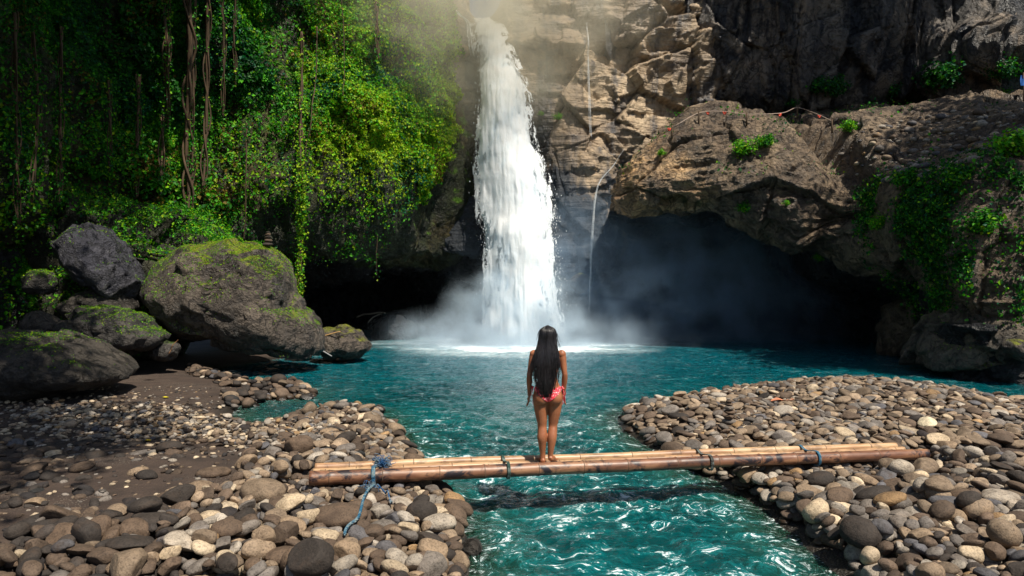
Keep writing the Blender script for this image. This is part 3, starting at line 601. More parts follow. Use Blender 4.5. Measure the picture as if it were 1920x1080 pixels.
# ------------------------------------------------------------------ shrubs
def shrub_proto(kind, seed):
    r = np.random.default_rng(seed); root = empty('shrub'); mb = MB(); tips = []
    for k in range(9):
        a = r.random()*2*PI; e = .5+.9*r.random(); L = .55+.45*r.random(); d = np.array([math.cos(a)*math.cos(e), math.sin(a)*math.cos(e), math.sin(e)])
        t = np.linspace(0, 1, 7)[:, None]; pth = d*L*t+np.array([0, 0, -.25 if kind == 'hang' else -.08])*t**2+.04*np.sin(t*5+k)
        mb.tube(pth, np.linspace(.018, .004, 7), 5); tips.append(pth[2:])
    mb.build('stem', BARK, root)
    T = np.vstack(tips); K = 900; i = r.integers(len(T), size=K); pt = T[i]+r.normal(size=(K, 3))*.13; nv = pt-T.mean(0)+[0, 0, .3]; nv /= np.linalg.norm(nv, axis=1, keepdims=True)
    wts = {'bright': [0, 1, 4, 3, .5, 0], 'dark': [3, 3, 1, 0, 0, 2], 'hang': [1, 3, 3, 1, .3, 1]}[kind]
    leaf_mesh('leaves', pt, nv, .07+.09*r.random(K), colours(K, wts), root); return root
PROTO = {k: shrub_proto(k, i) for i, k in enumerate(('bright', 'dark', 'hang'))}
used = set()
def place(kind, loc, s, rz=0, tilt=0):
    o = PROTO[kind]
    if kind in used:
        r = o.copy(); COL.objects.link(r)
        for ch in o.children: c_ = ch.copy(); COL.objects.link(c_); c_.parent = r
        o = r
    used.add(kind); o.location = tuple(loc); o.scale = (s, s, s*.9); o.rotation_euler = (tilt, 0, rz); return o
def surf(S, px_, py_, off=.05):
    a, b = proj(S[..., 0], S[..., 1], S[..., 2]); m = (a-px_)**2+(b-py_)**2; m = np.where(S[..., 1] > 0, m, 1e12)
    near = m < max(m.min()*1.01, 60); yy = np.where(near, S[..., 1], 1e9); i = np.unravel_index(yy.argmin(), m.shape)
    return S[i]+np.array([0, -off, 0])
for (x_, y_, s_, kd, lb) in [
    (1385, 285, .75, 'bright', 'bright green shrub low on the brown face of the outcrop'), (1430, 268, .6, 'hang', 'small leafy shrub just right of and above the bright green one on the outcrop'),
    (1392, 400, .5, 'hang', 'round yellowish shrub hanging from the lip of the cave roof'), (1468, 388, .22, 'bright', 'tiny bright plant on the pale rock above the cave'),
    (1240, 290, .28, 'bright', 'tiny plant on the tan nose of the outcrop nearest the falls'), (1585, 242, .5, 'bright', 'green shrub at the head of the wet gully on the ledge'),
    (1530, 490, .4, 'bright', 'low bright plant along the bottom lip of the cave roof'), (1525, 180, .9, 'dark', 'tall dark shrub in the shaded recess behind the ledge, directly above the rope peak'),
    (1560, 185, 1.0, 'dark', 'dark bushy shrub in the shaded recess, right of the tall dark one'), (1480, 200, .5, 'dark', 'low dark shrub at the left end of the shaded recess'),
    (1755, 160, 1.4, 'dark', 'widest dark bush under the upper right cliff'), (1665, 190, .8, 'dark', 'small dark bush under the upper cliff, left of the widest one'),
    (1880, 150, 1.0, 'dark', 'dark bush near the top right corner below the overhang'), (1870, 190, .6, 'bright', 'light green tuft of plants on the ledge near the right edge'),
    (1900, 285, .9, 'bright', 'big bright leafed shrub overhanging the ledge at the right edge'), (1640, 430, .55, 'bright', 'isolated leafy shrub in the dark cleft right of the cave roof'),
    (1690, 345, .7, 'hang', 'yellow green hanging shrub above the dark cleft'), (1785, 345, .8, 'hang', 'hanging shrub on the middle of the right creeper curtain'),
    (1840, 430, .8, 'hang', 'lowest hanging shrub of the right creeper curtain'), (1040, 226, .35, 'bright', 'small plant on wet rock just right of the falls'),
    (1010, 222, .25, 'bright', 'tiniest plant clinging right beside the falls'), (850, 330, .5, 'bright', 'leafy shrub at the lower right end of the green wall')]:
    S = OS if (x_ > 1150 and not (y_ < 205)) else (US if y_ < 205 else CS)
    if x_ in (850, 1010, 1040): S = CS
    loc = surf(S, x_, y_, .1)
    tag(place(kd, loc, s_, x_*.7), lb, 'shrub', 'shrubs growing on the right cliffs' if x_ > 1100 else 'shrubs beside the falls')

# ------------------------------------------------------------------ vines and hanging roots on the left wall
def vine(pl, r0, label, leafy=.5, mossy=False):
    root = empty('hanging_vine')
    pts = []
    for (x_, y_) in pl:
        if y_ < 470: b = surf(LS, x_, y_, .55)
        else: b = np.array([pts[-1][0], pts[-1][1], 0]); q = P(x_, y_, b[1]); b = q
        pts.append(b)
    pts = np.array(pts); yy = pts[:, 1].min(); pts[:, 1] = np.minimum(pts[:, 1], yy+.8)
    for i, (x_, y_) in enumerate(pl): pts[i] = P(x_, y_, pts[i, 1])
    root.location = tuple(pts[-1]); pts = pts-pts[-1]
    q = crom(pts, 40); q = q+.035*np.stack([fbm(q*1.3+r0*90, 2, 1), fbm(q*1.3+r0*70, 2, 2), 0*q[:, 0]], 1)
    mb = MB(); mb.tube(q, np.linspace(r0, r0*.45, 40), 6); 
    if r0 > .03:
        for k in range(2): mb.tube(q+np.stack([np.sin(q[:, 2]*2+k*3)*r0*1.5, np.cos(q[:, 2]*2.3+k)*r0*1.2, 0*q[:, 0]], 1), r0*.4, 5)
    mb.build('stem', BARK, root)
    K = int(900*leafy*max(1, abs(pts[0, 2])/5)); i = rng.integers(40, size=K); w_ = fbm(q*[1, 1, .9]+r0*50, 2, 5)[i]
    keep = rng.random(K) < np.clip(.5+1.3*w_, .1, 1); i = i[keep]; K = len(i)
    pt = q[i]+rng.normal(size=(K, 3))*[.09, .09, .12]
    leaf_mesh('leaves', pt, np.tile([0, -1., .2], (K, 1)), .05+.06*rng.random(K), colours(K, [0, 1, 2, 3, 3, 0] if mossy else [2, 3, 2, .6, .2, .4]), root)
    return tag(root, label, 'vine', 'vines hanging on the left wall')
for a in [([(566, 60), (565, 160), (563, 280), (566, 360), (563, 450), (561, 545)], .045, 'long mossy yellow green vine dangling free to just above the water', 1.6, True),
          ([(594, 50), (592, 130), (585, 210), (572, 290)], .03, 'thin bare vine that slants down to join the long mossy one', .3),
          ([(705, -20), (708, 60), (710, 110)], .05, 'short vine with a thick dry root bundle on the bright green wall', .4),
          ([(308, 0), (312, 90), (306, 200), (302, 330)], .06, 'thick leafy vine, left of the dark rooty gully', 1.2),
          ([(318, -20), (317, 120), (315, 240)], .035, 'thin vine alongside the thick leafy one', .5),
          ([(352, -30), (356, 90), (350, 250), (354, 400)], .10, 'thickest brown hanging root in the dark gully', .2),
          ([(366, -30), (363, 120), (361, 300), (359, 440)], .05, 'leafy hanging root just right of the thickest one', .8),
          ([(391, -30), (389, 110), (386, 260), (380, 350)], .07, 'brown hanging root on the right side of the dark gully', .15),
          ([(416, -30), (420, 90), (418, 220)], .04, 'short thin root right of the dark gully', .2),
          ([(443, -30), (440, 60), (442, 160)], .035, 'short leafy vine beside the pale rock patch', .5),
          ([(262, 140), (258, 240), (256, 370)], .05, 'brown vine hanging below the bushy green bulge', .4),
          ([(203, 150), (207, 260), (204, 320)], .04, 'vine between two leafy bulges on the dark left wall', .6),
          ([(116, 50), (114, 200), (112, 380)], .045, 'slender dark vine on the far left wall', .7),
          ([(62, 60), (72, 200), (58, 380)], .04, 'crooked vine on the far left wall', .7),
          ([(26, 20), (30, 160), (34, 420)], .05, 'leafy vine closest to the left edge', 1.0),
          ([(463, 230), (462, 330), (458, 450)], .03, 'thin vine hanging over the shaded lower wall', .4),
          ([(707, 440), (707, 520)], .012, 'hair thin root dangling in the left cave mouth', .1),
          ([(640, -10), (645, 90), (644, 180)], .02, 'thin vine on the yellow green upper wall', .3)]: vine(*a)

# ------------------------------------------------------------------ waterfall
ye = [38, 50, 100, 140, 180, 260, 320, 385, 440, 520, 580, 640, 652]
le = [893, 894, 900, 903, 904, 900, 896, 904, 914, 922, 916, 895, 880]
re_ = [930, 934, 953, 972, 985, 992, 1014, 1032, 1030, 1037, 1042, 1052, 1066]
YD = [33.2, 31.9, 31.2, 30.6, 30.2, 29.9, 29.7, 29.5, 29.3, 29.1, 29.0, 28.9, 28.85]
def falls_sheet(nu, nv, dy, grow, seed, amp):
    t = np.linspace(0, 1, nv); yy = 38+(652-38)*t; l = np.interp(yy, ye, le)-grow; r_ = np.interp(yy, ye, re_)+grow; D = np.interp(yy, ye, YD)
    u = np.linspace(0, 1, nu); U, T = np.meshgrid(u, t, indexing='ij')
    PX = l+(r_-l)*U; YY = D-.9*np.sin(U*PI)*np.minimum(1, T*5+.1)+dy
    x = (PX-CX)*D/F; z = H-(yy-HY)*D/F+0*U
    q = np.stack([x.ravel(), z.ravel(), 0*x.ravel()+seed], 1)
    wob = .12*fbm(q*[1.2, .7, 1], 3, seed)*np.minimum(1, T.ravel()*4)
    st = amp*(.11*fbm(q*[2.2, .28, 1], 4, seed+1, .5)+.04*fbm(q*[7, .6, 1], 3, seed+2, .55)+.14*fbm(q*[1.3, .7, 1], 3, seed+3))
    V = np.stack([x.ravel()+wob, YY.ravel()-st, z.ravel()], 1)
    e = np.minimum(U, 1-U).ravel()*(r_-l)[None, :].repeat(nu, 0).ravel()/60
    return V, e, U.ravel(), T.ravel()
def fall_mat(name, lo_, hi_, thr):
    n = Nt(name); p = n.pos(); m = n.map(p, (1, 1, .26)); e = n.n('Attribute', attribute_name='edge').outputs[2]
    a = n.noise(m, 3.2, 7, .7, .4); b = n.noise(n.map(p, (1, 1, .5)), 1.1, 6, .65, .6); c = n.noise(n.map(p, (1, 1, .6)), 16, 4, .8)
    s = n.ma('ADD', n.ma('ADD', n.ma('MULTIPLY', a, .8), n.ma('MULTIPLY', b, .7)), n.ma('MULTIPLY', c, .35))
    al = n.ramp(n.ma('ADD', n.ma('MULTIPLY', s, 1.), n.ma('MULTIPLY', e, thr)), [(lo_, 0), (hi_, 1)])
    col = n.ramp(n.ma('ADD', n.ma('MULTIPLY', a, .5), n.ma('MULTIPLY', b, .5)), [(.32, (.60, .76, .90)), (.46, (.90, .95, .98)), (.58, (.98, .98, .98))])
    d = n.pr(col, .8, n.bump(s, .35, .15)); t = n.n('BsdfTranslucent', {0: (.9, .95, 1, 1)}).outputs[0]
    sd = n.n('MixShader', {0: .3, 1: d, 2: t}).outputs[0]
    return n.fin(n.n('MixShader', {0: al, 1: n.n('BsdfTransparent').outputs[0], 2: sd}).outputs[0])
WF = fall_mat('falling_water', .90, 1.02, 1.6); WF2 = fall_mat('spray_veil', .98, 1.35, .35)
froot = empty('waterfall', tuple(FALL)); tag(froot, 'tall white waterfall plunging from the notch in the cliff into the teal pool', 'waterfall')
for nm, nu, nv, dy, gr, sd, am, mt in (('main_curtain', 150, 520, 0, 2, 401, 1, WF), ('back_curtain', 90, 300, .5, 4, 402, .8, WF), ('veil', 90, 300, -.25, 13, 403, 1.1, WF2)):
    V, e, U, T = falls_sheet(nu, nv, dy, gr, sd, am); o = obj(nm, mesh_np(nm, V-FALL, grid_faces(nu, nv), attrs={'edge': np.clip(e, 0, 1)}), mt, froot)
# loose spray beside the curtain
K = 2000; t = rng.random(K)**.8; yy = 45+(640-45)*t; l = np.interp(yy, ye, le); r_ = np.interp(yy, ye, re_); sd_ = rng.random(K) < .6
off = np.abs(rng.normal(size=K))*(5+10*t); pxx = np.where(sd_, r_+off-3, l-off*.8+3); D = np.interp(yy, ye, YD)-.3-.5*rng.random(K)
V0, F0 = ICO[1]; sz = (.005+.010*rng.random(K)**3)
C_ = np.stack([(pxx-CX)*D/F, D, H-(yy-HY)*D/F], 1)-FALL
V = (V0[None]*sz[:, None, None]*[1, 1, 2.6]+C_[:, None]).reshape(-1, 3); Fc = (F0[None]+(np.arange(K)*len(V0))[:, None, None]).reshape(-1, 3)
n = Nt('white_water'); WW = n.fin(n.pr((.9, .94, .97), .6))
o = obj('spray_drops', mesh_np('spray_drops', V, Fc), WW, froot); o['kind'] = 'stuff'
def trickle(pl, wd, label, Y0=None, S=CS, seed=1):
    root = empty('thin_waterfall'); pts = np.array([surf(S, a, b, .25) for a, b in pl]); 
    for i, (a, b) in enumerate(pl): pts[i] = P(a, b, pts[i, 1] if Y0 is None else Y0)
    base = pts[-1].copy(); root.location = tuple(base); q = crom(pts-base, 160); mb = MB(); r = np.random.default_rng(seed)
    for k in range(7):
        a0, a1 = sorted(r.random(2)); a0 *= .5; a1 = .55+a1*.45
        s_ = q[int(a0*159):int(a1*159)+2]; off = (r.random(3)-.5)*[wd*2.2, .1, 0]
        ww = np.stack([wd*.35*fbm(s_*[1, 1, 2]+k*9, 3, k), 0*s_[:, 0], 0*s_[:, 0]], 1)
        mb.tube(s_+off*np.linspace(.3, 1, len(s_))[:, None]+ww, wd*.11*(.35+.65*np.abs(fbm(s_*4+k, 2, 30))), 6)
    mb.build('water_strands', WW, root); return tag(root, label, 'small waterfall')
trickle([(850, 15), (862, 28), (876, 40), (880, 60), (883, 90), (886, 105)], .15, 'thin white rivulet down the dark rock left of the main falls', seed=3)
trickle([(1101, 20), (1100, 45), (1103, 80), (1102, 110), (1105, 200), (1107, 260)], .05, 'faint trickle running down the bright cliff right of the main falls', seed=4)
trickle([(1170, 280), (1150, 310), (1125, 340), (1116, 372), (1112, 420), (1108, 480), (1105, 560), (1103, 600)], .06, 'narrow stream falling free beside the tan nose of the outcrop', Y0=29.0, seed=5)

# ------------------------------------------------------------------ mist at the foot of the falls, coloured glow volume above
def mist(name, c, r, dens, col=(.75, .86, 1.0), pw=2.5, nsc=.8):
    V, Fc = ICO[4]; V = V*(1+.12*fbm(V*1.5+c[0], 2, 7)[:, None]); o = obj(name, mesh_np(name, V, Fc)); o.location = c; o.scale = r
    n = Nt('mist_glow_volume'); ob = n.objc(); wv = n.n('TexNoise', {'Vector': n.pos(), 'Scale': .45, 'Detail': 3}).outputs[1]
    ob2 = n.n('VectorMath', {0: ob, 1: n.n('VectorMath', {0: n.n('VectorMath', {0: wv, 1: (.5, .5, .5)}, operation='SUBTRACT').outputs[0], 1: (.9, .9, .9)}, operation='MULTIPLY').outputs[0]}, operation='ADD').outputs[0]
    L = n.n('VectorMath', {0: ob2}, operation='LENGTH').outputs['Value']; L0 = n.n('VectorMath', {0: ob}, operation='LENGTH').outputs['Value']
    fall = n.ma('MULTIPLY', n.ma('POWER', n.ma('SUBTRACT', 1., L, clamp=True), pw), n.ma('MULTIPLY', n.ma('SUBTRACT', 1., L0, clamp=True), 3., clamp=True)); nz = n.ramp(n.noise(n.pos(), nsc, 4, .65), [(.38, .1), (.68, 1.8)])
    v = n.n('VolumePrincipled', {'Color': (*col, 1), 'Density': n.ma('MULTIPLY', n.ma('MULTIPLY', fall, nz), dens), 'Anisotropy': .1})
    o.data.materials.append(n.fin(vol=v.outputs[0])); return tag(o, kind='stuff')
fx, fy = FALL[0], FALL[1]
mist('mist', (fx+.2, fy-.3, .2), (4.0, 2.6, 4.6), 6.5, (.72, .87, 1.), 2.2)
mist('mist', (fx+.5, fy-1.2, -.1), (8.5, 3.0, 2.2), 2.4, (.72, .86, 1.), 2.2)
mist('mist', (fx+7.0, fy+1.5, 2.2), (11, 4, 6.5), .5, (.55, .75, 1.0), 1.3)
mist('mist', (-2.2, 28.8, 15.8), (10.5, 5.5, 9.5), .55, (1., .93, .74), 1.8, .4)  # warm-coloured volume added at the top to imitate a golden glow
# ------------------------------------------------------------------ bamboo footbridge
BL, BR = P(580, 896, 7.4), P(1738, 851, 8.9)
bdir = (BR-BL); blen = np.linalg.norm(bdir); bdir /= blen; bside = np.array([-bdir[1], bdir[0], 0]); bside /= np.linalg.norm(bside)
n = Nt('bamboo_weathered'); ob = n.objc(); x = n.sep(ob)
f = n.noise(n.map(ob, (1.2, 6, 6)), 1, 6, .65, .4); fi = n.noise(n.map(ob, (3, 60, 60)), 1, 5, .6); ch_ = n.noise(n.map(ob, (9, 14, 5)), 1, 6, .7, .6)
def bam(nm, c0, c1, c2, dark):
    n = Nt(nm); ob = n.objc(); f = n.noise(n.map(ob, (1.1, 7, 7)), 1, 6, .65, .4); fi = n.noise(n.map(ob, (2.5, 70, 70)), 1, 5, .6); ch_ = n.noise(n.map(ob, (4, 9, 6)), 1, 7, .72, .6)
    col = n.ramp(f, [(.3, c0), (.5, c1), (.7, c2)]); col = n.mix(.45, col, n.ramp(fi, [(.35, (.45, .4, .38)), (.6, (1, 1, 1))]), 'MULTIPLY')
    col = n.mix(n.ma('MULTIPLY', n.ramp(ch_, [(.50, 0), (.60, 1)]), dark), col, (.016, .011, .014))
    return n.fin(n.pr(col, .42, n.bump(n.ma('ADD', fi, n.ma('MULTIPLY', ch_, .6)), .3, .006)))
BAMD = bam('bamboo_dark', (.07, .030, .018), (.20, .09, .05), (.36, .19, .10), 1.)
BAML = bam('bamboo_light', (.26, .13, .07), (.48, .29, .15), (.62, .46, .28), .45)
n = Nt('bamboo_node'); NODE = n.fin(n.pr((.10, .06, .035), .8))
bridge = empty('bamboo_bridge', tuple(BL), 0)
tag(bridge, 'footbridge of four long bamboo poles lying across the channel under the woman', 'bridge')
UP = np.array([0, 0, 1.])
def pole(off, dz, s0, s1, r0, r1, mat, nodes, seed, sag=0.0):
    L = s1-s0; k = 260; t = np.linspace(0, 1, k); s_ = s0+L*t; rr = r0+(r1-r0)*t
    for nd in nodes:
        d = (s_-nd); rr = rr*(1+.075*np.exp(-(d/.018)**2)-.03*np.exp(-((d-.05)/.03)**2))
    q = bdir*s_[:, None]+bside*off+UP*(dz)+UP*(-sag*np.sin(PI*t))[:, None]+.012*np.stack([0*t, fbm(np.stack([s_*.6, 0*s_+seed, 0*s_], 1), 2, seed), fbm(np.stack([s_*.6, 0*s_+seed, 0*s_+5], 1), 2, seed)], 1)
    mb = MB(); mb.tube(q, rr, 18); me = mb.build('pole', mat, bridge)
    rm = Matrix((bdir, bside, np.cross(bdir, bside))).to_4x4()          # local x along the pole for the grain
    me.data.transform(rm); me.matrix_basis = rm.inverted()
    for nd in nodes:
        i = np.abs(s_-nd).argmin(); nb = MB(); c = q[i]; pp = np.stack([c-bdir*.006, c-bdir*.002, c+bdir*.002, c+bdir*.006]); nb.tube(pp, np.array([.97, 1.03, 1.03, .97])*rr[i], 18)
        nb.build('node_ring', NODE, me).matrix_parent_inverse = rm
    eb = MB(); eb.tube(np.stack([q[0]-bdir*.002, q[0]+bdir*.01]), np.array([.8, .8])*rr[0], 14); eb.build('cut_end', NODE, me).matrix_parent_inverse = rm
    return q
def nds(a, b, st, seed):
    r = np.random.default_rng(seed); o = [a]; 
    while o[-1] < b: o.append(o[-1]+st*(.85+.3*r.random()))
    return o[:-1]
pole(0, 0, 0, blen, .078, .066, BAMD, nds(.22, blen, .56, 1), 1)
pole(.125, -.008, .10, blen-.25, .050, .046, BAML, nds(.15, blen, .62, 2), 2)
pole(.225, -.004, .02, blen-.15, .050, .045, BAML, nds(.5, blen, .6, 3), 3)
PB = pole(.34, .022, .03, blen-.18, .050, .046, BAML, nds(.4, blen, .66, 4), 4)
def bpt(s_, off, dz): return BL+bdir*s_+bside*off+UP*dz
def ropemat(nm, a, b):
    n = Nt(nm); ob = n.pos(); f = n.noise(ob, 130, 3, .7); g = n.noise(ob, 14, 3)
    return n.fin(n.pr(n.mix(n.ramp(g, [(.45, 0), (.6, .6)]), n.ramp(f, [(.35, a), (.6, b)]), (.28, .33, .30)), .9, n.bump(f, .8, .01)))
BLUE = ropemat('blue_rope', (.006, .04, .09), (.02, .14, .24)); BLUED = ropemat('frayed_blue_rope', (.002, .03, .10), (.005, .08, .22))
def strap(s_, mat, w_=.03, label='', offs=(-.088, .40), slack=.0, name='lashing'):
    """a cord wound once round the whole bundle"""
    root = []
    q = [bpt(s_, offs[0], .0), bpt(s_, offs[0]+.02, .065), bpt(s_, offs[0]+.09, .09), bpt(s_, .16, .056), bpt(s_, .24, .056), bpt(s_, .33, .083), bpt(s_, offs[1], .05), bpt(s_, offs[1], -.03), bpt(s_, .22, -.065), bpt(s_, 0, -.09), bpt(s_, offs[0]+.02, -.06), bpt(s_, offs[0], .0)]
    q = np.array(q); mb = MB()
    for k in range(3): mb.tube(crom(q, 60)+bdir*(k-1)*w_*.4, w_*.28, 6)
    o = mb.build(name, mat); return tag(o, label, 'lashing')
sl_ = np.linalg.norm((P(700, 890, 7.52)-BL)*[1, 1, 0])
# main blue rope: round the poles, knot, loose tuft, tail down over the stones
rp_ = empty('blue_rope', tuple(bpt(sl_, -.1, -.09))); org = bpt(sl_, -.1, -.09); tag(rp_, 'blue rope tied round the bamboo poles with its tail running over the stones', 'rope')
q = np.array([bpt(sl_, -.085, -.07), bpt(sl_, -.088, .02), bpt(sl_, -.05, .085), bpt(sl_, .03, .085), bpt(sl_+.02, .14, .06), bpt(sl_+.03, .25, .062), bpt(sl_+.05, .34, .09), bpt(sl_+.05, .41, .03), bpt(sl_+.04, .3, -.06), bpt(sl_, .05, -.095), bpt(sl_, -.085, -.07)])-org
mb = MB(); c_ = crom(q, 90)
for k in range(3): mb.tube(c_+bdir*(k-1)*.013, .009, 6)
mb.build('loop', BLUE, rp_)
def braid(q, r, nm, par, mat, tw=26):
    q = crom(q, 150); mb = MB(); s_ = np.concatenate([[0], np.cumsum(np.linalg.norm(np.diff(q, axis=0), axis=1))])
    for k in range(3):
        a = s_*tw*2+k*2*PI/3; mb.tube(q+np.stack([np.cos(a), .3*np.sin(a), np.sin(a)], 1)*r*.55, r*.62, 6)
    return mb.build(nm, mat, par)
def tuft(c, r, k, nm, down=.0):
    mb = MB(); rr = np.random.default_rng(k)
    for i in range(k):
        d = rr.normal(size=3); d /= np.linalg.norm(d); d[2] = d[2]*.8-down; t = np.linspace(0, 1, 6)[:, None]; side = rr.normal(size=3)*r*.7
        mb.tube(c+rr.normal(size=3)*r*.25+d*r*(1.1+.6*rr.random())*t+side*np.sin(t*PI)*.5, r*.045, 4)
    return mb.build(nm, BLUED, rp_)
tuft(P(716, 870, 7.72)-org, .075, 150, 'frayed_knot'); tuft(P(692, 915, 7.28)-org, .07, 130, 'frayed_knot', .35); 
for xx, lb, mt in ((952, 'dark green cord bound round the poles left of the woman', ropemat('dark_cord', (.01, .03, .025), (.02, .06, .05))), (1530, 'blue cord bound round the poles near their right end', BLUE), (1330, 'scruffy thin black cord on the poles between the woman and the right bank', ropemat('black_cord', (.01, .01, .01), (.05, .045, .04)))):
    s_ = (xx-580)/1158.; s_ = s_*7.4/(7.4*s_+8.9*(1-s_))*0+np.linalg.norm((P(xx, 896-45*s_, 1/((1-s_)/7.4+s_/8.9))-BL)*[1, 1, 0])
    strap(s_, mt, .028, lb)

# ------------------------------------------------------------------ stones
PAL = {'tan': (.225, .165, .113), 'grey': (.155, .135, .12), 'brown': (.098, .068, .048), 'cream': (.42, .335, .235), 'pale grey': (.31, .27, .225), 'dark': (.035, .028, .024), 'ochre': (.27, .17, .085), 'slate': (.09, .087, .095)}
SM = {k: stone_mat('stone_'+k.replace(' ', '_'), c) for k, c in PAL.items()}; SMIX = stone_mat('stone_mixed')
SHAPES = []                                                       # unit stones
def unit_stone(sub, seed, cut):
    V, Fc = ICO[sub]; r = np.random.default_rng(seed); V = np.sign(V)*np.abs(V)**(.86+.2*r.random()); V = V/np.abs(V).max(0)
    V = V*(1+.13*fbm(V*.9+seed, 2, seed)[:, None])
    for k in range(cut):
        d = r.normal(size=3); d /= np.linalg.norm(d); h = .5+.3*r.random(); e = V@d-h; V = V-d*(np.maximum(e, 0)*.9)[:, None]
    V = V*(1+.035*fbm(V*3+seed, 3, seed+5)[:, None]); V -= (V.max(0)+V.min(0))/2; return V/np.abs(V).max(0), Fc
HI = [unit_stone(4, 500+i, [0, 1, 2, 3, 5, 7][i % 6]) for i in range(18)]; MID = [unit_stone(3, 500+i, [0, 1, 2, 3, 5, 7][i % 6]) for i in range(18)]; LO = [unit_stone(2, 500+i, [0, 1, 2, 3, 5, 7][i % 6]) for i in range(18)]
RES = .025; hx = np.arange(-14, 17, RES); hy = np.arange(4.3, 24, RES); HX, HYG = np.meshgrid(hx, hy, indexing='ij')
HM = ground_z(HX[::4, ::4], HYG[::4, ::4]).reshape(HX[::4, ::4].shape)
HM = np.repeat(np.repeat(HM, 4, 0), 4, 1)[:HX.shape[0], :HX.shape[1]].copy(); HM0 = HM.copy()
stones = []
_c = np.stack([HX[::4, ::4].ravel(), HYG[::4, ::4].ravel()], 1); DLR = sdist(_c, LP).reshape(HX[::4, ::4].shape); DRR = sdist(_c, RP).reshape(DLR.shape)
def cap(x, y):
    lx, ly = proj(x, y, .2)
    if y < 9.9 and near_pile(lx, ly): return .17
    if y < 10 and lx > 1280 and ly > np.interp(lx, [1280, 1700, 1900, 2080], [860, 865, 900, 930]): return .17
    return .085
def ceil_bridge(x, y):
    s_ = (x-BL[0])*bdir[0]+(y-BL[1])*bdir[1]; o_ = (x-BL[0])*bside[0]+(y-BL[1])*bside[1]
    return (BL[2]+bdir[2]*s_-.075) if (-.3 < s_ < blen+.15 and -.42 < o_ < .55) else 9.
def drop(x, y, a, b, c, yaw, shp, colr, pct=80, sink=.25, jit=.3, zmax=9., force=1.):
    R = a*1.0; i0, i1 = int((x-R-hx[0])/RES), int((x+R-hx[0])/RES)+2; j0, j1 = int((y-R-hy[0])/RES), int((y+R-hy[0])/RES)+2
    if i0 < 1 or j0 < 1 or i1 >= len(hx)-1 or j1 >= len(hy)-1: return None
    gx, gy = HX[i0:i1, j0:j1]-x, HYG[i0:i1, j0:j1]-y; cs, sn = math.cos(yaw), math.sin(yaw)
    u, v = (gx*cs+gy*sn)/a, (-gx*sn+gy*cs)/b; r2 = u*u+v*v; m = r2 < .9
    if m.sum() < 3: m = r2 <= max(r2.min(), 1.0)
    CP = cap(x, y); H0 = HM0[i0+(i1-i0)//2, j0+(j1-j0)//2]
    sub = HM[i0:i1, j0:j1]; prof = c*np.sqrt(np.maximum(0, 1-r2)); hh = sub[m]
    if hh.mean()-H0 > CP*force: return None
    A = np.stack([gx[m], gy[m], np.ones(m.sum())], 1)
    try: g_ = np.linalg.lstsq(A, hh, rcond=None)[0][:2] if m.sum() > 5 else np.zeros(2)
    except Exception: g_ = np.zeros(2)
    g_ = np.clip(g_*.7, -.5, .5)+rng.normal(size=2)*jit*.35
    pl = g_[0]*gx+g_[1]*gy
    zc = np.percentile((hh-pl[m])+prof[m], pct)-c*sink
    top = zc+pl+prof; ttop = float(top[m].max())
    if ttop > ceil_bridge(x, y) or (a > .1 and (ttop > ceil_bridge(x, y+a*.8) or ttop > ceil_bridge(x, y-a*.8))) or ttop > zmax: return None
    sub[m] = np.maximum(sub, top)[m]
    nrm = Vector((-g_[0], -g_[1], 1)).normalized()
    q = Vector((0, 0, 1)).rotation_difference(nrm) @ Euler((0, 0, yaw)).to_quaternion()
    stones.append(dict(x=x, y=y, z=zc, a=a, b=b, c=c, q=q, shp=shp, col=colr, Y=y)); return stones[-1]
CW_ = {'L': ['tan', 'grey', 'brown', 'cream', 'pale grey', 'dark', 'ochre', 'slate']}
def pick(w_): return rng.choice(CW_['L'], p=np.array(w_)/sum(w_))
WL = [5, 3, 5, 1.1, 1.6, 2, .25, .8]; WDK = [1.6, 1.0, 6, .12, .15, 6, .05, .5]; WPG = [3, 2, 2, 3, 3, 1, .5, .3]; WR = [7, 4, 4, .7, 1.6, .9, .2, .5]; WRF = [4, 4, 4, .8, 2, 2, .35, 1.3]
def near_pile(lx, ly):     # dense heap: below the bridge, left
    return ly > np.interp(lx, [0, 250, 330, 440, 470, 560, 780], [1045, 1030, 1000, 960, 895, 870, 850]) and lx < 920
def region(x, y):
    lx, ly = proj(x, y, .2)
    i, j = int((x-hx[0])/RES/4), int((y-hy[0])/RES/4)
    if i < 0 or j < 0 or i >= DLR.shape[0] or j >= DLR.shape[1]: return lx, ly, -1, -1
    dl, dr = DLR[i, j], DRR[i, j]
    return lx, ly, dl, dr
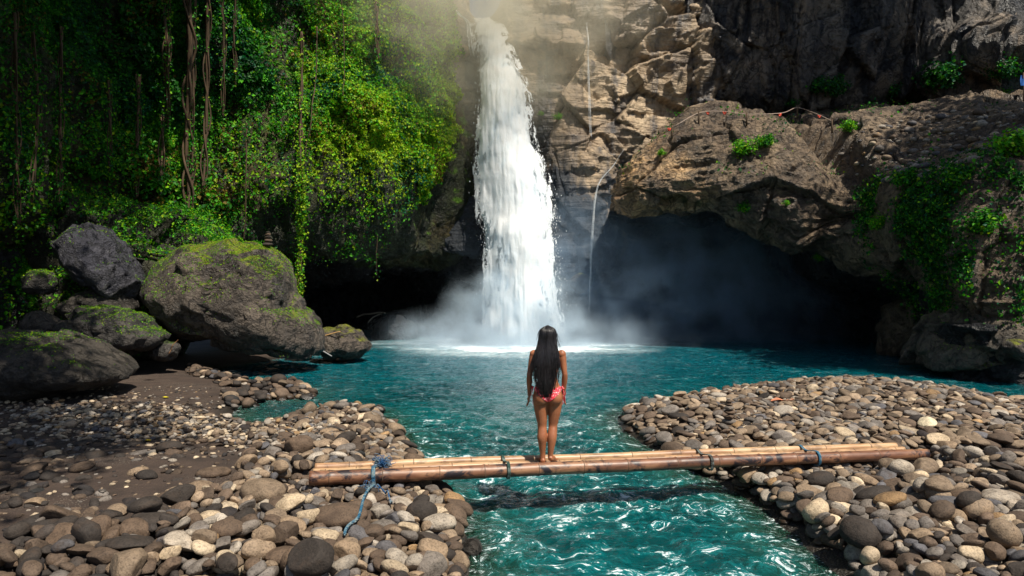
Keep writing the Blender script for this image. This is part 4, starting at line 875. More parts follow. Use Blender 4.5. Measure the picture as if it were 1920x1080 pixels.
# hand placed landmark stones first go on the dry heap after the base layers: list of (px, py, width px, h/w, colour, shape, label)
MARK = [
 (612, 922, 118, .46, 'brown', 1, 'big smooth brown stone squeezed right under the left end of the bamboo poles'),
 (493, 928, 92, .5, 'tan', 0, 'big tan oval stone at the top left corner of the heap, left of the poles'),
 (545, 922, 58, .45, 'tan', 2, 'blunt tan stone touching the right side of the big tan oval one'),
 (636, 948, 110, .36, 'brown', 0, 'longest flat brown stone of the left heap, just left of the rope tail'),
 (543, 956, 62, .45, 'cream', 1, 'cream pointed oval stone below the big tan oval stone'),
 (823, 980, 66, .42, 'pale grey', 3, 'pale elongated stone slanting down towards the water at the right rim of the left heap'),
 (790, 950, 60, .8, 'dark', 0, 'large black round stone half in the water behind the left heap'),
 (810, 1022, 60, .8, 'tan', 4, 'blocky rough tan stone near the water at the right rim of the left heap'),
 (712, 965, 42, .65, 'pale grey', 3, 'small pale angular stone immediately right of the rope tail'),
 (715, 985, 52, .42, 'grey', 1, 'grey sausage shaped stone right of the rope tail, below the pale angular one'),
 (765, 990, 42, .6, 'cream', 4, 'warm cream stone left of the slanting pale one'),
 (552, 1028, 58, .8, 'brown', 1, 'large round brown stone in the middle of the left heap'),
 (577, 990, 48, .7, 'cream', 5, 'square cream stone in the middle of the left heap'),
 (610, 1003, 52, .6, 'cream', 4, 'flat cream block just right of the square cream stone'),
 (466, 1000, 48, .7, 'brown', 3, 'rounded brown cube of stone left of the square cream one'),
 (650, 1030, 55, .75, 'tan', 2, 'rough tan stone at the lower end of the rope tail'),
 (427, 990, 62, .45, 'brown', 1, 'sloping brown oval stone along the upper edge of the left heap'),
 (368, 1002, 46, .4, 'pale grey', 0, 'bright whitish oval stone on the upper edge of the left heap'),
 (320, 1008, 44, .55, 'cream', 4, 'cream cornered stone beside the bright whitish one'),
 (384, 1025, 46, .6, 'tan', 2, 'tan stone with a flat top, below the bright whitish oval one'),
 (495, 1050, 46, .9, 'tan', 1, 'round tan stone near the bottom edge, under the rounded brown cube'),
 (740, 1062, 56, .5, 'cream', 0, 'cream lozenge stone near the bottom edge in the left heap'),
 (725, 1030, 44, .8, 'slate', 1, 'dark slate round stone above the cream lozenge'),
 (778, 1040, 40, .9, 'pale grey', 2, 'pale cobble between the slate round stone and the blocky tan one'),
 (218, 952, 48, .45, 'tan', 1, 'lone tan stone on the mud at the left'),
 (117, 1028, 42, .6, 'slate', 1, 'purplish grey stone in the lower left stones'),
 (240, 1000, 90, .3, 'dark', 1, 'dark earthy mound of a stone left of the heap'),
 (255, 982, 44, .5, 'brown', 3, 'half buried brown stone above the earthy mound'),
 (400, 887, 64, .35, 'brown', 0, 'long brown stone sunk in the mud left of the poles'),
 (317, 845, 56, .45, 'dark', 1, 'long low dark stone in the middle of the left bank'),
 (275, 893, 40, .6, 'dark', 1, 'round dark stone on the mud, left of the long sunken brown one'),
 (152, 873, 50, .4, 'brown', 0, 'dark oval stone on the left bank near the white pebbles'),
 (100, 852, 36, .45, 'cream', 3, 'creamy white stone among white pebbles at the left'),
 (1690, 885, 46, .7, 'pale grey', 0, 'round pale stone just below the right end of the poles'),
 (1665, 860, 34, .7, 'brown', 1, 'brown stone under the right tip of the poles'),
 (1730, 918, 44, .65, 'pale grey', 1, 'smooth pale grey stone on the right heap below the round pale one'),
 (1637, 920, 76, .36, 'dark', 0, 'long dark stone in the shadow under the right end of the poles'),
 (1540, 895, 56, .5, 'dark', 1, 'dark humped stone deep in the shade under the poles'),
 (1668, 943, 60, .4, 'ochre', 0, 'ochre topped flat stone in the middle of the right heap'),
 (1768, 935, 56, .6, 'brown', 1, 'brown rounded stone right of the smooth pale grey one'),
 (1816, 938, 46, .75, 'dark', 0, 'round dark brown stone at the top of the right heap'),
 (1770, 960, 54, .65, 'slate', 4, 'big slate stone in the centre of the right heap'),
 (1562, 972, 36, .65, 'tan', 1, 'round tan stone on the water side of the right heap'),
 (1574, 992, 58, .35, 'brown', 0, 'flat brown stone beneath the round tan one on the right heap'),
 (1553, 1016, 38, .6, 'dark', 1, 'dark wet stone at the foot of the right heap by the water'),
 (1607, 1010, 28, .9, 'grey', 4, 'small upright grey stone low on the right heap'),
 (1820, 1045, 44, .8, 'cream', 4, 'cream cornered stone in the lower right of the heap'),
 (1655, 1045, 44, .7, 'slate', 1, 'slate rounded stone at the bottom of the right heap'),
 (1745, 1062, 52, .8, 'tan', 3, 'large tan split stone at the bottom edge of the right heap'),
 (1875, 935, 74, .35, 'pale grey', 0, 'long pale oval stone near the right edge of the frame'),
 (1762, 906, 52, .4, 'tan', 1, 'flat tan stone behind the brown rounded stone of the right heap'),
 (1398, 735, 26, .5, 'tan', 1, 'tan stone beside the dead leaf on the far right bank'),
 (1750, 747, 30, .45, 'ochre', 0, 'ochre stone standing out on the far part of the right bank'),
 (1777, 780, 24, .5, 'cream', 1, 'cream stone on the right bank, nearer than the ochre one'),
 (522, 741, 30, .75, 'dark', 0, 'dark algae green stone in the small stone group at the pool inlet'),
 (561, 746, 24, .8, 'brown', 1, 'round brown stone standing in the shallow water at the pool inlet'),
 (522, 770, 26, .5, 'brown', 1, 'mossy brown stone at the mouth of the small inlet'),
 (452, 736, 26, .45, 'tan', 1, 'tan stone between the small stone group and the left bank'),
]
def scatter(n_, box, dens, size, wts, flat=(.35, .62), pct=80, sink=.3, jit=.3):
    k = 0
    for _ in range(n_):
        x = box[0]+(box[1]-box[0])*rng.random(); y = box[2]+(box[3]-box[2])*rng.random(); lx, ly, dl, dr = region(x, y)
        if lx < -150 or lx > 2080 or ly > 1190: continue
        p_ = dens(x, y, lx, ly, dl, dr)
        if rng.random() > p_: continue
        a = size(lx, ly)*math.exp(.33*rng.normal()); a = min(a, .18); b = a*(.6+.35*rng.random()); c = a*(flat[0]+(flat[1]-flat[0])*rng.random())
        w_ = wts(lx, ly) if callable(wts) else wts
        drop(x, y, a, b, c, rng.random()*PI, int(rng.integers(18)), pick(w_), pct, sink, jit); k += 1
    return k
def D_leftheap(x, y, lx, ly, dl, dr): return 1. if dl > .10 and near_pile(lx, ly) else 0.
def D_leftshore(x, y, lx, ly, dl, dr): return 1.*(dl > -.12)*(y < 19)*(lx > 60)*(ly < 880)*np.exp(-max(dl-.3, 0)/1.1)*sstep(400, 600, lx) if y < 15 else .9*(dl > -.1)*(dl < .7)*(y < 19.5)*(lx > 120)
def D_leftdark(x, y, lx, ly, dl, dr): return (dl > .3)*(ly > 830)*(lx < 460)*(.6 if (lx < 180 or ly > 960) else .16)*(ly < 1010)
def D_leftgravel(x, y, lx, ly, dl, dr): return (dl > .2)*(dl > dr)*(ly > 745)*(ly < 880)*(lx < 740)*np.exp(-((ly-(800+.06*(lx-300)))/32)**2)*np.clip((lx+50)/300, .25, 1)
def D_right(x, y, lx, ly, dl, dr): return 1.*(dr > .02)*(1-.93*(abs(lx-1830) < 150)*(abs(ly-875) < 28))
def D_rightheap(x, y, lx, ly, dl, dr): return 1.*(dr > .10)*(ly > np.interp(lx, [1280, 1700, 1900, 2080], [860, 865, 900, 930]))
def inlet(x, y, lx, ly, dl, dr): return 1.*(dl > -.25)*(dl < .35)*(430 < lx < 600)*(722 < ly < 760)
wl = lambda lx, ly: WDK if lx < 330 else WL
scatter(7500, (-4.2, .3, 5, 9.8), D_leftheap, lambda a, b: .07, wl, sink=.2)
scatter(1400, (-4.2, .3, 5, 9.8), D_leftheap, lambda a, b: .115, wl, flat=(.45, .75), sink=.15, jit=.5)
scatter(12000, (-12, .5, 8.6, 19.5), D_leftshore, lambda a, b: .088, lambda a, b: WDK if b < 745 else WL)
scatter(1300, (-8, -1, 6, 11), D_leftdark, lambda a, b: .085, WDK, sink=1.0)
scatter(14000, (-12, -1, 8.6, 15.5), D_leftgravel, lambda a, b: .045, WPG, sink=.5)
scatter(5000, (-12, -1, 6.2, 16), lambda x, y, lx, ly, dl, dr: .55*(dl > .3)*(dl > dr), lambda a, b: .028, [3, 2, 4, 1.5, 1.5, 3, .3, 0], sink=.7)
scatter(900, (-6.5, -3.5, 14, 18), inlet, lambda a, b: .12, WDK, flat=(.5, .8))
scatter(32000, (1.2, 14.5, 7.5, 20.6), D_right, lambda a, b: .074, WR, flat=(.25, .5), sink=.2)
scatter(3000, (1.2, 14.5, 7.5, 20.6), D_right, lambda a, b: .125, WR, flat=(.3, .55), sink=.2)
scatter(8000, (1.2, 8, 5, 10), D_rightheap, lambda a, b: .072, WRF, sink=.2)
scatter(1700, (1.2, 8, 5, 10), D_rightheap, lambda a, b: .115, WRF, flat=(.45, .75), sink=.15, jit=.5)
marks = []
for (lx, ly, wpx, asp, colr, shp, lab) in MARK:
    z = .35 if ly > 860 else .22
    x, y, _ = G(lx, ly, z)
    for _ in range(3):
        i, j = int(np.clip((x-hx[0])/RES, 0, len(hx)-1)), int(np.clip((y-hy[0])/RES, 0, len(hy)-1)); x, y, _ = G(lx, ly, HM[i, j]+.02)
    a = wpx/F*y/2*1.0; s_ = None; zz = 9.
    for att in range(6):
        s_ = drop(x, y, a, a*.72, a*asp*(.95), rng.normal()*.25, shp, colr, 60, .45, .2, force=2.2)
        if s_: break
        y -= .06; a *= .95
    if s_: s_['label'] = lab; marks.append(s_)
print('stones', len(stones), 'marks', len(marks))
# which stones show largest
for s_ in stones:
    lx, ly = proj(s_['x'], s_['y'], s_['z']); s_['lx'], s_['ly'] = lx, ly
    i, j = int((s_['x']-hx[0])/RES), int((s_['y']-hy[0])/RES); top = s_['z']+s_['c']*.9
    yf = s_['y']-s_['b']*.5; j2 = max(0, int((yf-hy[0])/RES))
    vis = 1. if HM[i, j] < top+.02 else .12
    s_['show'] = s_['a']*(.35*s_['b']+.65*s_['c'])/(s_['y']**2)*vis*(1 if -10 < lx < 1930 and ly < 1085 else 0)*(1 if s_['z']+s_['c'] > .02 else .1)
NIND = 268
single = [s_ for s_ in stones if 'label' in s_]; rest = sorted([s_ for s_ in stones if 'label' not in s_], key=lambda s_: -s_['show'])
single += rest[:NIND-len(single)]; bulk = rest[NIND-len(marks):]
# labels for the singles
def zone(s_):
    x, y = s_['lx'], s_['ly']
    if x < 960:
        if y < 700: return 'beside the dark boulders'
        if y < 765: return 'on the far shore of the left bank'
        if y < 868: return 'on the middle of the left bank'
        if x < 160: return 'in the stony patch at the far left' if y < 990 else 'in the bottom left corner'
        if x < 330: return 'on the mud of the left bank' if y < 990 else 'at the bottom edge left of the heap'
        if x < 470: return 'on the left slope of the left heap'
        if y < 945: return 'just under the left end of the poles'
        if x < 640: return 'left of the rope tail' if y < 1010 else 'at the bottom of the left heap'
        if x < 760: return 'right of the rope tail' if y < 1010 else 'at the bottom middle of the left heap'
        return 'on the water side of the left heap'
    if y < 760: return 'on the far tip of the right bank'
    if y < 815: return 'on the middle of the right bank'
    if y < 862: return 'on the right bank just behind the poles'
    if x < 1480: return 'at the right waterline under the poles'
    if x < 1620: return 'on the water side of the right heap' if y < 990 else 'at the wet foot of the right heap'
    if x < 1760: return 'high on the right heap below the poles' if y < 960 else ('in the middle of the right heap' if y < 1020 else 'at the bottom of the right heap')
    return 'on the brown ground right of the heap' if y < 915 else ('on the right side of the right heap' if y < 1000 else 'in the bottom right corner')
SHN = {0: 'smooth', 1: 'rounded', 2: 'blunt', 3: 'chipped', 4: 'cornered', 5: 'blocky'}
def adj(s_): return SHN[s_['shp'] % 6]+(' flat' if s_['c']/s_['a'] < .48 else '')
from collections import defaultdict
B_ = defaultdict(list)
for s_ in single:
    if 'label' not in s_: B_[(s_['col'], adj(s_), zone(s_))].append(s_)
ORD = ['first', 'second', 'third', 'fourth', 'fifth', 'sixth', 'seventh', 'eighth', 'ninth', 'tenth', 'eleventh', 'twelfth']
for (c_, a_, z_), L_ in B_.items():
    L_.sort(key=lambda s_: s_['lx']); k = len(L_)
    for i, s_ in enumerate(L_):
        base = f'{c_} {a_} stone {z_}'
        if k == 2: base += ', ' + ('left' if i == 0 else 'right')+' one'
        elif k > 2: base += f', {ORD[i]} from left'
        s_['label'] = base
PM = [mesh_np('stone', V, Fc) for V, Fc in HI]
for m in PM: m.materials.append(SM['tan'])
for s_ in single:
    o = bpy.data.objects.new('stone', PM[s_['shp']]); COL.objects.link(o); o.location = (s_['x'], s_['y'], s_['z']); o.scale = (s_['a'], s_['b'], s_['c'])
    o.rotation_mode = 'QUATERNION'; o.rotation_quaternion = s_['q']; o.material_slots[0].link = 'OBJECT'; o.material_slots[0].material = SM[s_['col']]
    tag(o, s_['label'], 'stone', 'river stones on the banks')
VV, FF, CC, nV = [], [], [], 0
for s_ in bulk:
    if s_['z']+s_['c'] < -.12: continue
    V, Fc = (MID if s_['show'] > 4e-5 else LO)[s_['shp']]; M = np.array(s_['q'].to_matrix()); v = (V*[s_['a'], s_['b'], s_['c']])@M.T+[s_['x'], s_['y'], s_['z']]
    c_ = np.array(PAL[s_['col']])*(1+.22*rng.normal()) if True else 0
    VV.append(v); FF.append(Fc+nV); nV += len(V); CC.append(np.broadcast_to(np.clip(c_, .02, .62), v.shape))
tag(obj('pebbles', mesh_np('pebbles', np.vstack(VV), np.vstack(FF), colattr=np.vstack(CC)), SMIX), kind='stuff')
def hm(x, y):
    i, j = int((x-hx[0])/RES), int((y-hy[0])/RES); return HM[i, j]
def ontop(L_, off):
    out = []
    for lx, ly in L_:
        z = .45
        for _ in range(8): x, y, _z = G(lx, ly, z); z = .5*z+.5*(max(hm(x, y), hm(x-.03, y), hm(x+.03, y))+off)
        out.append((x, y, z))
    out = np.array(out); L2 = crom(out, 48); r_ = np.array([max(hm(a+dx, b+dy) for dx in (-.02, .02) for dy in (-.02, .02))+off for a, b, _ in L2])
    zz = np.maximum(L2[:, 2], r_); zz = np.array([zz[max(0, i-2):i+3].max() for i in range(len(zz))]); zz = np.convolve(np.pad(zz, 3, 'edge'), np.ones(7)/7, 'valid'); L2[:, 2] = zz
    for k in (0, 1): L2[:, k] = np.convolve(np.pad(L2[:, k], 5, 'edge'), np.ones(11)/11, 'valid')
    return L2
tl = np.vstack([[P(703, 908, 7.27)], ontop([(694, 930), (686, 950), (677, 965), (668, 978), (655, 996), (645, 1013)], .022)]); braid(tl-org, .013, 'tail', rp_, BLUE)
tl = np.vstack([[P(708, 908, 7.3)], ontop([(722, 925), (735, 950)], .02)]); braid(tl-org, .008, 'tail', rp_, BLUED)
def cairn(base, sizes, where, cols):
    z = base[2]; k = len(sizes); x, y = base[0], base[1]
    for i, a in enumerate(sizes):
        c = a*.42; z += c*.93; r = rng.normal(size=2)*a*.12
        o = bpy.data.objects.new('stone', PM[(i*5+1) % 18]); COL.objects.link(o); o.location = (x+r[0], y+r[1], z); o.scale = (a, a*.85, c); o.rotation_euler = (rng.normal()*.04, rng.normal()*.04, rng.random()*3)
        o.material_slots[0].link = 'OBJECT'; o.material_slots[0].material = SM[cols[i % len(cols)]]; z += c*.93
        nm = 'bottom' if i == 0 else ('top' if i == k-1 else (['', 'second', 'third', 'fourth', 'fifth', 'sixth', 'seventh', 'eighth'][i]+' from the bottom'))
        tag(o, f'{nm} stone of the {where}', 'stone', 'stones of the '+where)
x, y, _ = G(1367, 796, .32); cairn((x, y, hm(x, y)-.02), [.15, .115, .10, .095, .08, .07, .055, .04], 'cairn on the right bank', ['brown', 'grey', 'brown'])
cairn(P(57, 668, 13.9), [.085, .075, .07, .06, .05, .04, .03], 'dark cairn on the broad slab', ['dark', 'slate'])
V_, F_, _ = ROCKS['big']; bx = P(505, 470, 20); m = np.argmin((V_[:, 0]-bx[0])**2*4+(V_[:, 1]-20)**2*.5-V_[:, 2]*.3); cairn((bx[0], 19.9, V_[(np.abs(V_[:, 0]-bx[0]) < .15) & (np.abs(V_[:, 1]-19.9) < .3)][:, 2].max()-.02), [.16, .13, .12, .09, .06], 'little cairn on top of the huge boulder', ['dark', 'brown'])

# rubble lying on the ledge slope of the right cliff
px, py = proj(OS[..., 0], OS[..., 1], OS[..., 2]); wgt = sstep(1560, 1680, px)*(py > np.interp(px, [1560, 1920], [235, 200]))*(py < np.interp(px, [1560, 1700, 1800, 1920], [330, 350, 320, 260]))*(ON[..., 1] < .8)
pt, _ = sample_sheet(OS, ON, 900, wgt); VV, FF, CC, nV = [], [], [], 0
for p_ in pt:
    V, Fc = LO[int(rng.integers(18))]; a = .05+.16*rng.random()**3; v = V*[a, a*.8, a*.6]; th = rng.random()*PI; v = v@np.array([[math.cos(th), math.sin(th), 0], [-math.sin(th), math.cos(th), 0], [0, 0, 1]])+p_
    VV.append(v); FF.append(Fc+nV); nV += len(V); CC.append(np.broadcast_to(np.array(PAL[pick([3, 4, 1, 1, 5, .3, .3, 2])]), v.shape))
tag(obj('rubble', mesh_np('rubble', np.vstack(VV), np.vstack(FF), colattr=np.vstack(CC)), SMIX), kind='stuff')

# ------------------------------------------------------------------ small things
def flatmat(nm, c, ro=.7): n = Nt(nm); f = n.noise(n.objc(), 30, 4); return n.fin(n.pr(n.mix(.5, c, n.ramp(f, [(.3, (.5, .5, .5)), (.7, (1.2, 1.2, 1.2))]), 'MULTIPLY'), ro))
def leafobj(lx, ly, L, W, c, label, z=None, rz=0.):
    x, y, _ = G(lx, ly, .35); hz = hm(x, y)+.015 if z is None else z
    nu, nv = 14, 7; u = np.linspace(0, 1, nu)[:, None]; v = np.linspace(-1, 1, nv)[None]
    wv = W*np.sin(PI*np.clip(u, .02, .98))**.8*(1+.25*np.sin(u*28)*(np.abs(v) > .9)); X = (u-.5)*L+0*v; Yv = v*wv; Zv = .05*L*np.sin(u*7)+.35*np.abs(Yv)+.03*L*np.sin(v*9+u*5)
    V = np.stack([X+0*Yv, Yv, Zv], -1).reshape(-1, 3); V2 = V-[0, 0, .003]
    Fa = grid_faces(nu, nv); me = mesh_np('dead_leaf', np.vstack([V, V2]), np.vstack([Fa, Fa[:, ::-1]+len(V)])); o = obj('fallen_leaf', me, flatmat('leaf_dry', c), loc=(x, y, hz)); o.rotation_euler = (0, 0, rz)
    return tag(o, label, 'leaf')
leafobj(1467, 748, .46, .10, (.55, .20, .10), 'large curled reddish brown dead leaf on the far right bank', rz=.1)
leafobj(277, 817, .10, .04, (.65, .42, .02), 'small yellow leaf on the pale pebbles of the left bank')
leafobj(310, 733, .14, .05, (.5, .42, .02), 'yellow leaf on the far edge of the left bank stones')
def stick(a, b, Ya, Yb, r, c, label, bend=.05, za=None):
    q0, q1 = P(*a, Ya), P(*b, Yb); root_c = q0; t = np.linspace(0, 1, 14)[:, None]; mb = MB(); q = (q1-q0)*t+np.array([0, 0, 1])*bend*np.sin(t*PI)+.3*bend*np.sin(t*9)
    mb.tube(q, np.linspace(r, r*.55, 14), 7); o = mb.build('stick', flatmat('dry_wood', c)); o.location = tuple(root_c); return tag(o, label, 'stick')
stick((-40, 733), (82, 731), 14.2, 14.3, .045, (.26, .15, .08), 'long bleached bamboo stick lying on the mud at the left edge', .02)
stick((598, 634), (638, 622), 21.7, 21.5, .03, (.45, .26, .10), 'orange brown cane leaning on the ochre rock in the shallows', .02)
stick((600, 655), (622, 668), 21.2, 21.0, .03, (.25, .25, .26), 'grey stick poking into the water by the ochre rock', .0)
stick((316, 664), (333, 638), 17.6, 17.6, .012, (.28, .13, .05), 'thin reddish twig above the mossy stone under the huge boulder', .05)
stick((668, 595), (722, 588), 30.5, 30.2, .05, (.10, .08, .06), 'driftwood branch lying at the back of the left cave', .1)
stick((690, 604), (715, 590), 30.2, 30.4, .035, (.10, .08, .06), 'shorter crossed driftwood branch at the back of the left cave', .1)
# rope fence on the ledge
fr_ = empty('rope_fence', tuple(surf(OS, 1400, 214, 0))); o0 = np.array(fr_.location); tag(fr_, 'slack rope fence with tiny red flags along the ledge above the outcrop', 'fence')
Lr = [(1215, 248), (1260, 238), (1310, 212), (1360, 209), (1400, 214), (1465, 212), (1495, 202), (1530, 213), (1560, 227)]
mb = MB(); q = np.array([surf(OS, a, b+8, 0)*[0, 1, 0]+[0, -.1, 0] for a, b in Lr]); q = np.array([P(a, b, y_[1]) for (a, b), y_ in zip(Lr, q)])-o0
mb.tube(crom(q, 90), .013, 5); mb.build('rope', flatmat('pale_rope', (.40, .30, .24)), fr_)
for i in (1, 2, 4, 6, 8):
    mb = MB(); mb.tube(np.stack([q[i]+[0, 0, .06], q[i]-[0, 0, .45]]), .03, 6); mb.build('post', BARK, fr_)
RED = flatmat('red_flag', (.55, .05, .02))
for t in (.12, .3, .38, .62, .9):
    c_ = crom(q, 90)[int(t*89)]; mb = MB(); V = np.array([[-.07, 0, 0], [.07, 0, 0], [.05, .02, -.13], [-.05, -.02, -.12]])+c_; V2 = V+[0, .012, 0]
    mb.add(np.vstack([V, V2]), np.array([[0, 1, 2, 3], [7, 6, 5, 4], [0, 4, 5, 1], [1, 5, 6, 2], [2, 6, 7, 3], [3, 7, 4, 0]])); mb.build('flag', RED, fr_)
bs = empty('blue_flag', tuple(P(1919, 200, 27))); tag(bs, 'narrow bright blue banner on a pole at the right edge below the overhang', 'flag')
mb = MB(); mb.tube(np.array([[0, 0, 0], [0, 0, 1.35]]), .02, 6); mb.build('pole', BARK, bs)
u = np.linspace(0, 1, 12); U, T = np.meshgrid(u, u, indexing='ij'); V = np.stack([-.10+.22*U, .04*np.sin(U*6+T*3), 1.25-.42*T], -1).reshape(-1, 3); Fa = grid_faces(12, 12)
obj('cloth', mesh_np('cloth', np.vstack([V, V+[0, .01, 0]]), np.vstack([Fa, Fa[:, ::-1]+144])), flatmat('blue_cloth', (.01, .12, .45)), bs)
# ------------------------------------------------------------------ the woman on the bridge
def ring_tube(rings, seg=20):
    """rings: (x, y, z, rx, ry[, power]) swept upward"""
    R = crom(np.array(rings, float), len(rings)*5); th = np.linspace(0, 2*PI, seg, endpoint=False)
    V = np.stack([R[:, None, 0]+R[:, None, 3]*np.cos(th), R[:, None, 1]+R[:, None, 4]*np.sin(th), R[:, None, 2]+0*th], -1)
    n_ = len(R); V = V.transpose(1, 0, 2).reshape(-1, 3); Fq = grid_faces(seg, n_, True); k = len(V)
    V = np.vstack([V, R[0, :3], R[-1, :3]]); i = np.arange(seg); j = (i+1) % seg
    T = np.concatenate([np.stack([j*n_, i*n_, np.full(seg, k)], 1), np.stack([i*n_+n_-1, j*n_+n_-1, np.full(seg, k+1)], 1)])
    return V, Fq, T
def limb(pts, seg=16, k=6):
    """pts: (x,y,z,r) a round tapering limb, any direction"""
    A = crom(np.array(pts, float), len(pts)*k); mb = MB(); mb.tube(A[:, :3], A[:, 3], seg); return mb.V[0], mb.F[0], mb.tri[0]
bodyparts = []
def blob(c, r):
    V, Fc = ICO[4]; bodyparts.append((V*np.array(r)+np.array(c), None, Fc))
def L_(x): return bodyparts.append(x)
# local frame: +y away from the camera, z up from the pole tops
L_(ring_tube([(0, 0, .70, .06, .05), (0, 0, .735, .135, .085), (0, -.005, .78, .168, .108), (0, -.005, .83, .166, .112), (0, 0, .89, .146, .10), (0, .005, .95, .122, .086), (.0, .008, 1.0, .112, .080), (0, .005, 1.07, .122, .084), (0, 0, 1.15, .138, .092), (0, 0, 1.22, .15, .092), (0, -.003, 1.275, .152, .078), (0, -.003, 1.31, .115, .06), (0, 0, 1.335, .062, .052), (0, .005, 1.37, .050, .052), (0, .01, 1.42, .048, .052)], 28))
for s in (-1, 1): blob((s*.078, -.058, .772), (.088, .078, .092)); blob((s*.16, -.005, 1.275), (.052, .048, .050)); blob((s*.075, .075, 1.17), (.062, .06, .06))
blob((0, .015, 1.485), (.074, .092, .104)); blob((0, .055, 1.42), (.048, .045, .042)); blob((0, .108, 1.468), (.012, .018, .018)); blob((0, .10, 1.438), (.022, .012, .008))
for s in (-1, 1): blob((s*.076, .01, 1.475), (.010, .020, .030))
# legs: left flat on the pole, right with its heel raised
L_(limb([(-.082, 0, .80, .098), (-.080, 0, .72, .093), (-.076, .002, .60, .077), (-.068, .004, .50, .062), (-.066, .004, .43, .053), (-.064, -.008, .37, .055), (-.066, -.018, .30, .058), (-.064, -.010, .22, .046), (-.060, 0, .13, .034), (-.058, .0, .07, .031), (-.058, -.002, .035, .034)]))
L_(limb([(.082, 0, .80, .098), (.082, .004, .72, .092), (.078, .012, .60, .076), (.068, .018, .50, .061), (.062, .016, .43, .052), (.056, -.004, .37, .054), (.048, -.024, .30, .056), (.040, -.030, .22, .045), (.032, -.030, .14, .034), (.030, -.026, .09, .031), (.031, -.022, .065, .033)]))
def foot(h, toe, ang, raise_):
    d = np.array([math.sin(ang), math.cos(ang), 0]); h = np.array(h); P0 = h-d*.01
    L_(limb([(*(P0-d*.022+[0, 0, .026+raise_]), .020), (*(P0+d*.0+[0, 0, .030+raise_]), .031), (*(P0+d*.05+[0, 0, .033+raise_*.85]), .031), (*(P0+d*.10+[0, 0, .028+raise_*.45]), .030), (*(P0+d*.15+[0, 0, .020+raise_*.1]), .026), (*(P0+d*.175+[0, 0, .016]), .018)]))
    sd = np.array([d[1], -d[0], 0])
    for i, o_ in enumerate((-.028, -.012, .003, .016, .028)):
        k = i if toe > 0 else 4-i; L = [.045, .042, .038, .032, .026][k]; b = P0+d*.160+sd*o_+[0, 0, .014]; L_(limb([(*b, .010), (*(b+d*L*.6), .0105 if k else .013), (*(b+d*L), .007)], 8, 3))
foot((-.058, -.012, 0), 1, -.12, 0); foot((.034, -.035, 0), -1, .35, .035)
# arms and hands
def arm(s, sh, el, wr, hd):
    sh, el, wr, hd = map(np.array, (sh, el, wr, hd)); mid = (sh+el)/2; m2 = el+(wr-el)*.3
    L_(limb([(*sh, .046), (*(sh+(el-sh)*.25), .044), (*mid, .039), (*(el+(sh-el)*.12), .033), (*el, .032), (*m2, .034), (*(el+(wr-el)*.65), .027), (*wr, .021), (*(wr+(hd-wr)*.25), .024)]))
    d = (hd-wr)/np.linalg.norm(hd-wr); f = np.array([0, 1., 0]); f = f-d*(f@d); f /= np.linalg.norm(f); o_ = np.cross(d, f)*-s
    for t, w_ in ((.2, .020), (.45, .034), (.75, .038), (.95, .036)):
        c = wr+(hd-wr)*t; 
        for k in (-1, -.33, .33, 1): blob(tuple(c+f*k*w_*.62), (.013, .015, .019))
    for k, (ff, LL) in enumerate(((.030, .066), (.011, .076), (-.009, .070), (-.027, .055))):
        b = hd+f*ff; cu = -o_*.3*1; q1 = b+d*LL*.45+cu*.012; q2 = b+d*LL*.78+cu*.035; q3 = b+d*LL+cu*.062
        L_(limb([(*(b-d*.02), .0095), (*q1, .0090), (*q2, .0082), (*q3, .0065)], 8, 4))
    b = wr+(hd-wr)*.35+f*.024; L_(limb([(*b, .011), (*(b+f*.024+d*.022), .0105), (*(b+f*.030+d*.048-o_*.008), .009), (*(b+f*.026+d*.066-o_*.014), .007)], 8, 4))
arm(-1, (-.166, 0, 1.275), (-.215, -.02, 1.03), (-.215, .025, .805), (-.222, .04, .725))
arm(1, (.166, 0, 1.275), (.198, -.025, 1.035), (.190, .03, .815), (.196, .052, .735))
mb = MB(); tris = []
for V, Q, T in bodyparts:
    b = mb.n; mb.V.append(V); mb.n += len(V)
    if Q is not None: tris += [Q[:, [0, 1, 2]]+b, Q[:, [0, 2, 3]]+b]
    tris.append(T+b)
raw = mesh_np('raw', np.vstack(mb.V), np.vstack(tris)); tmp = obj('tmp', raw)
m_ = tmp.modifiers.new('r', 'REMESH'); m_.mode = 'VOXEL'; m_.voxel_size = .0045; m_.use_smooth_shade = True
m_ = tmp.modifiers.new('s', 'SMOOTH'); m_.factor = .5; m_.iterations = 5
dg = bpy.context.evaluated_depsgraph_get(); body = bpy.data.meshes.new_from_object(tmp.evaluated_get(dg)); bpy.data.objects.remove(tmp); body.name = 'body'
body.polygons.foreach_set('use_smooth', np.ones(len(body.polygons), bool))
n = Nt('skin'); f = n.noise(n.objc(), 9, 4); SKIN = n.fin(n.pr(n.ramp(f, [(.3, (.25, .085, .038)), (.7, (.35, .13, .058))]), .42, Subsurface_Weight=.12, Subsurface_Radius=(.02, .008, .004), Subsurface_Scale=.5))
sW = np.linalg.norm((P(1027, 868, 7.98)-BL)[:2]); ftz = None
FB = P(1027, 868, 7.99); o_ = (FB-BL)@bside; s_ = (FB-BL)@bdir; FZ = (BL+bdir*s_)[2]+.045
body.materials.clear(); woman = obj('person', body, SKIN, loc=(FB[0], FB[1], FZ)); woman.scale = (1, 1, 1)
tag(woman, 'woman in a red dotted bikini with very long black hair standing on the bridge', 'person')
BV = np.empty(len(body.vertices)*3, np.float32); body.vertices.foreach_get('co', BV); BV = BV.reshape(-1, 3)
BN = np.empty(len(body.vertices)*3, np.float32); body.vertices.foreach_get('normal', BN); BN = BN.reshape(-1, 3)
BF = [list(p_.vertices) for p_ in body.polygons]
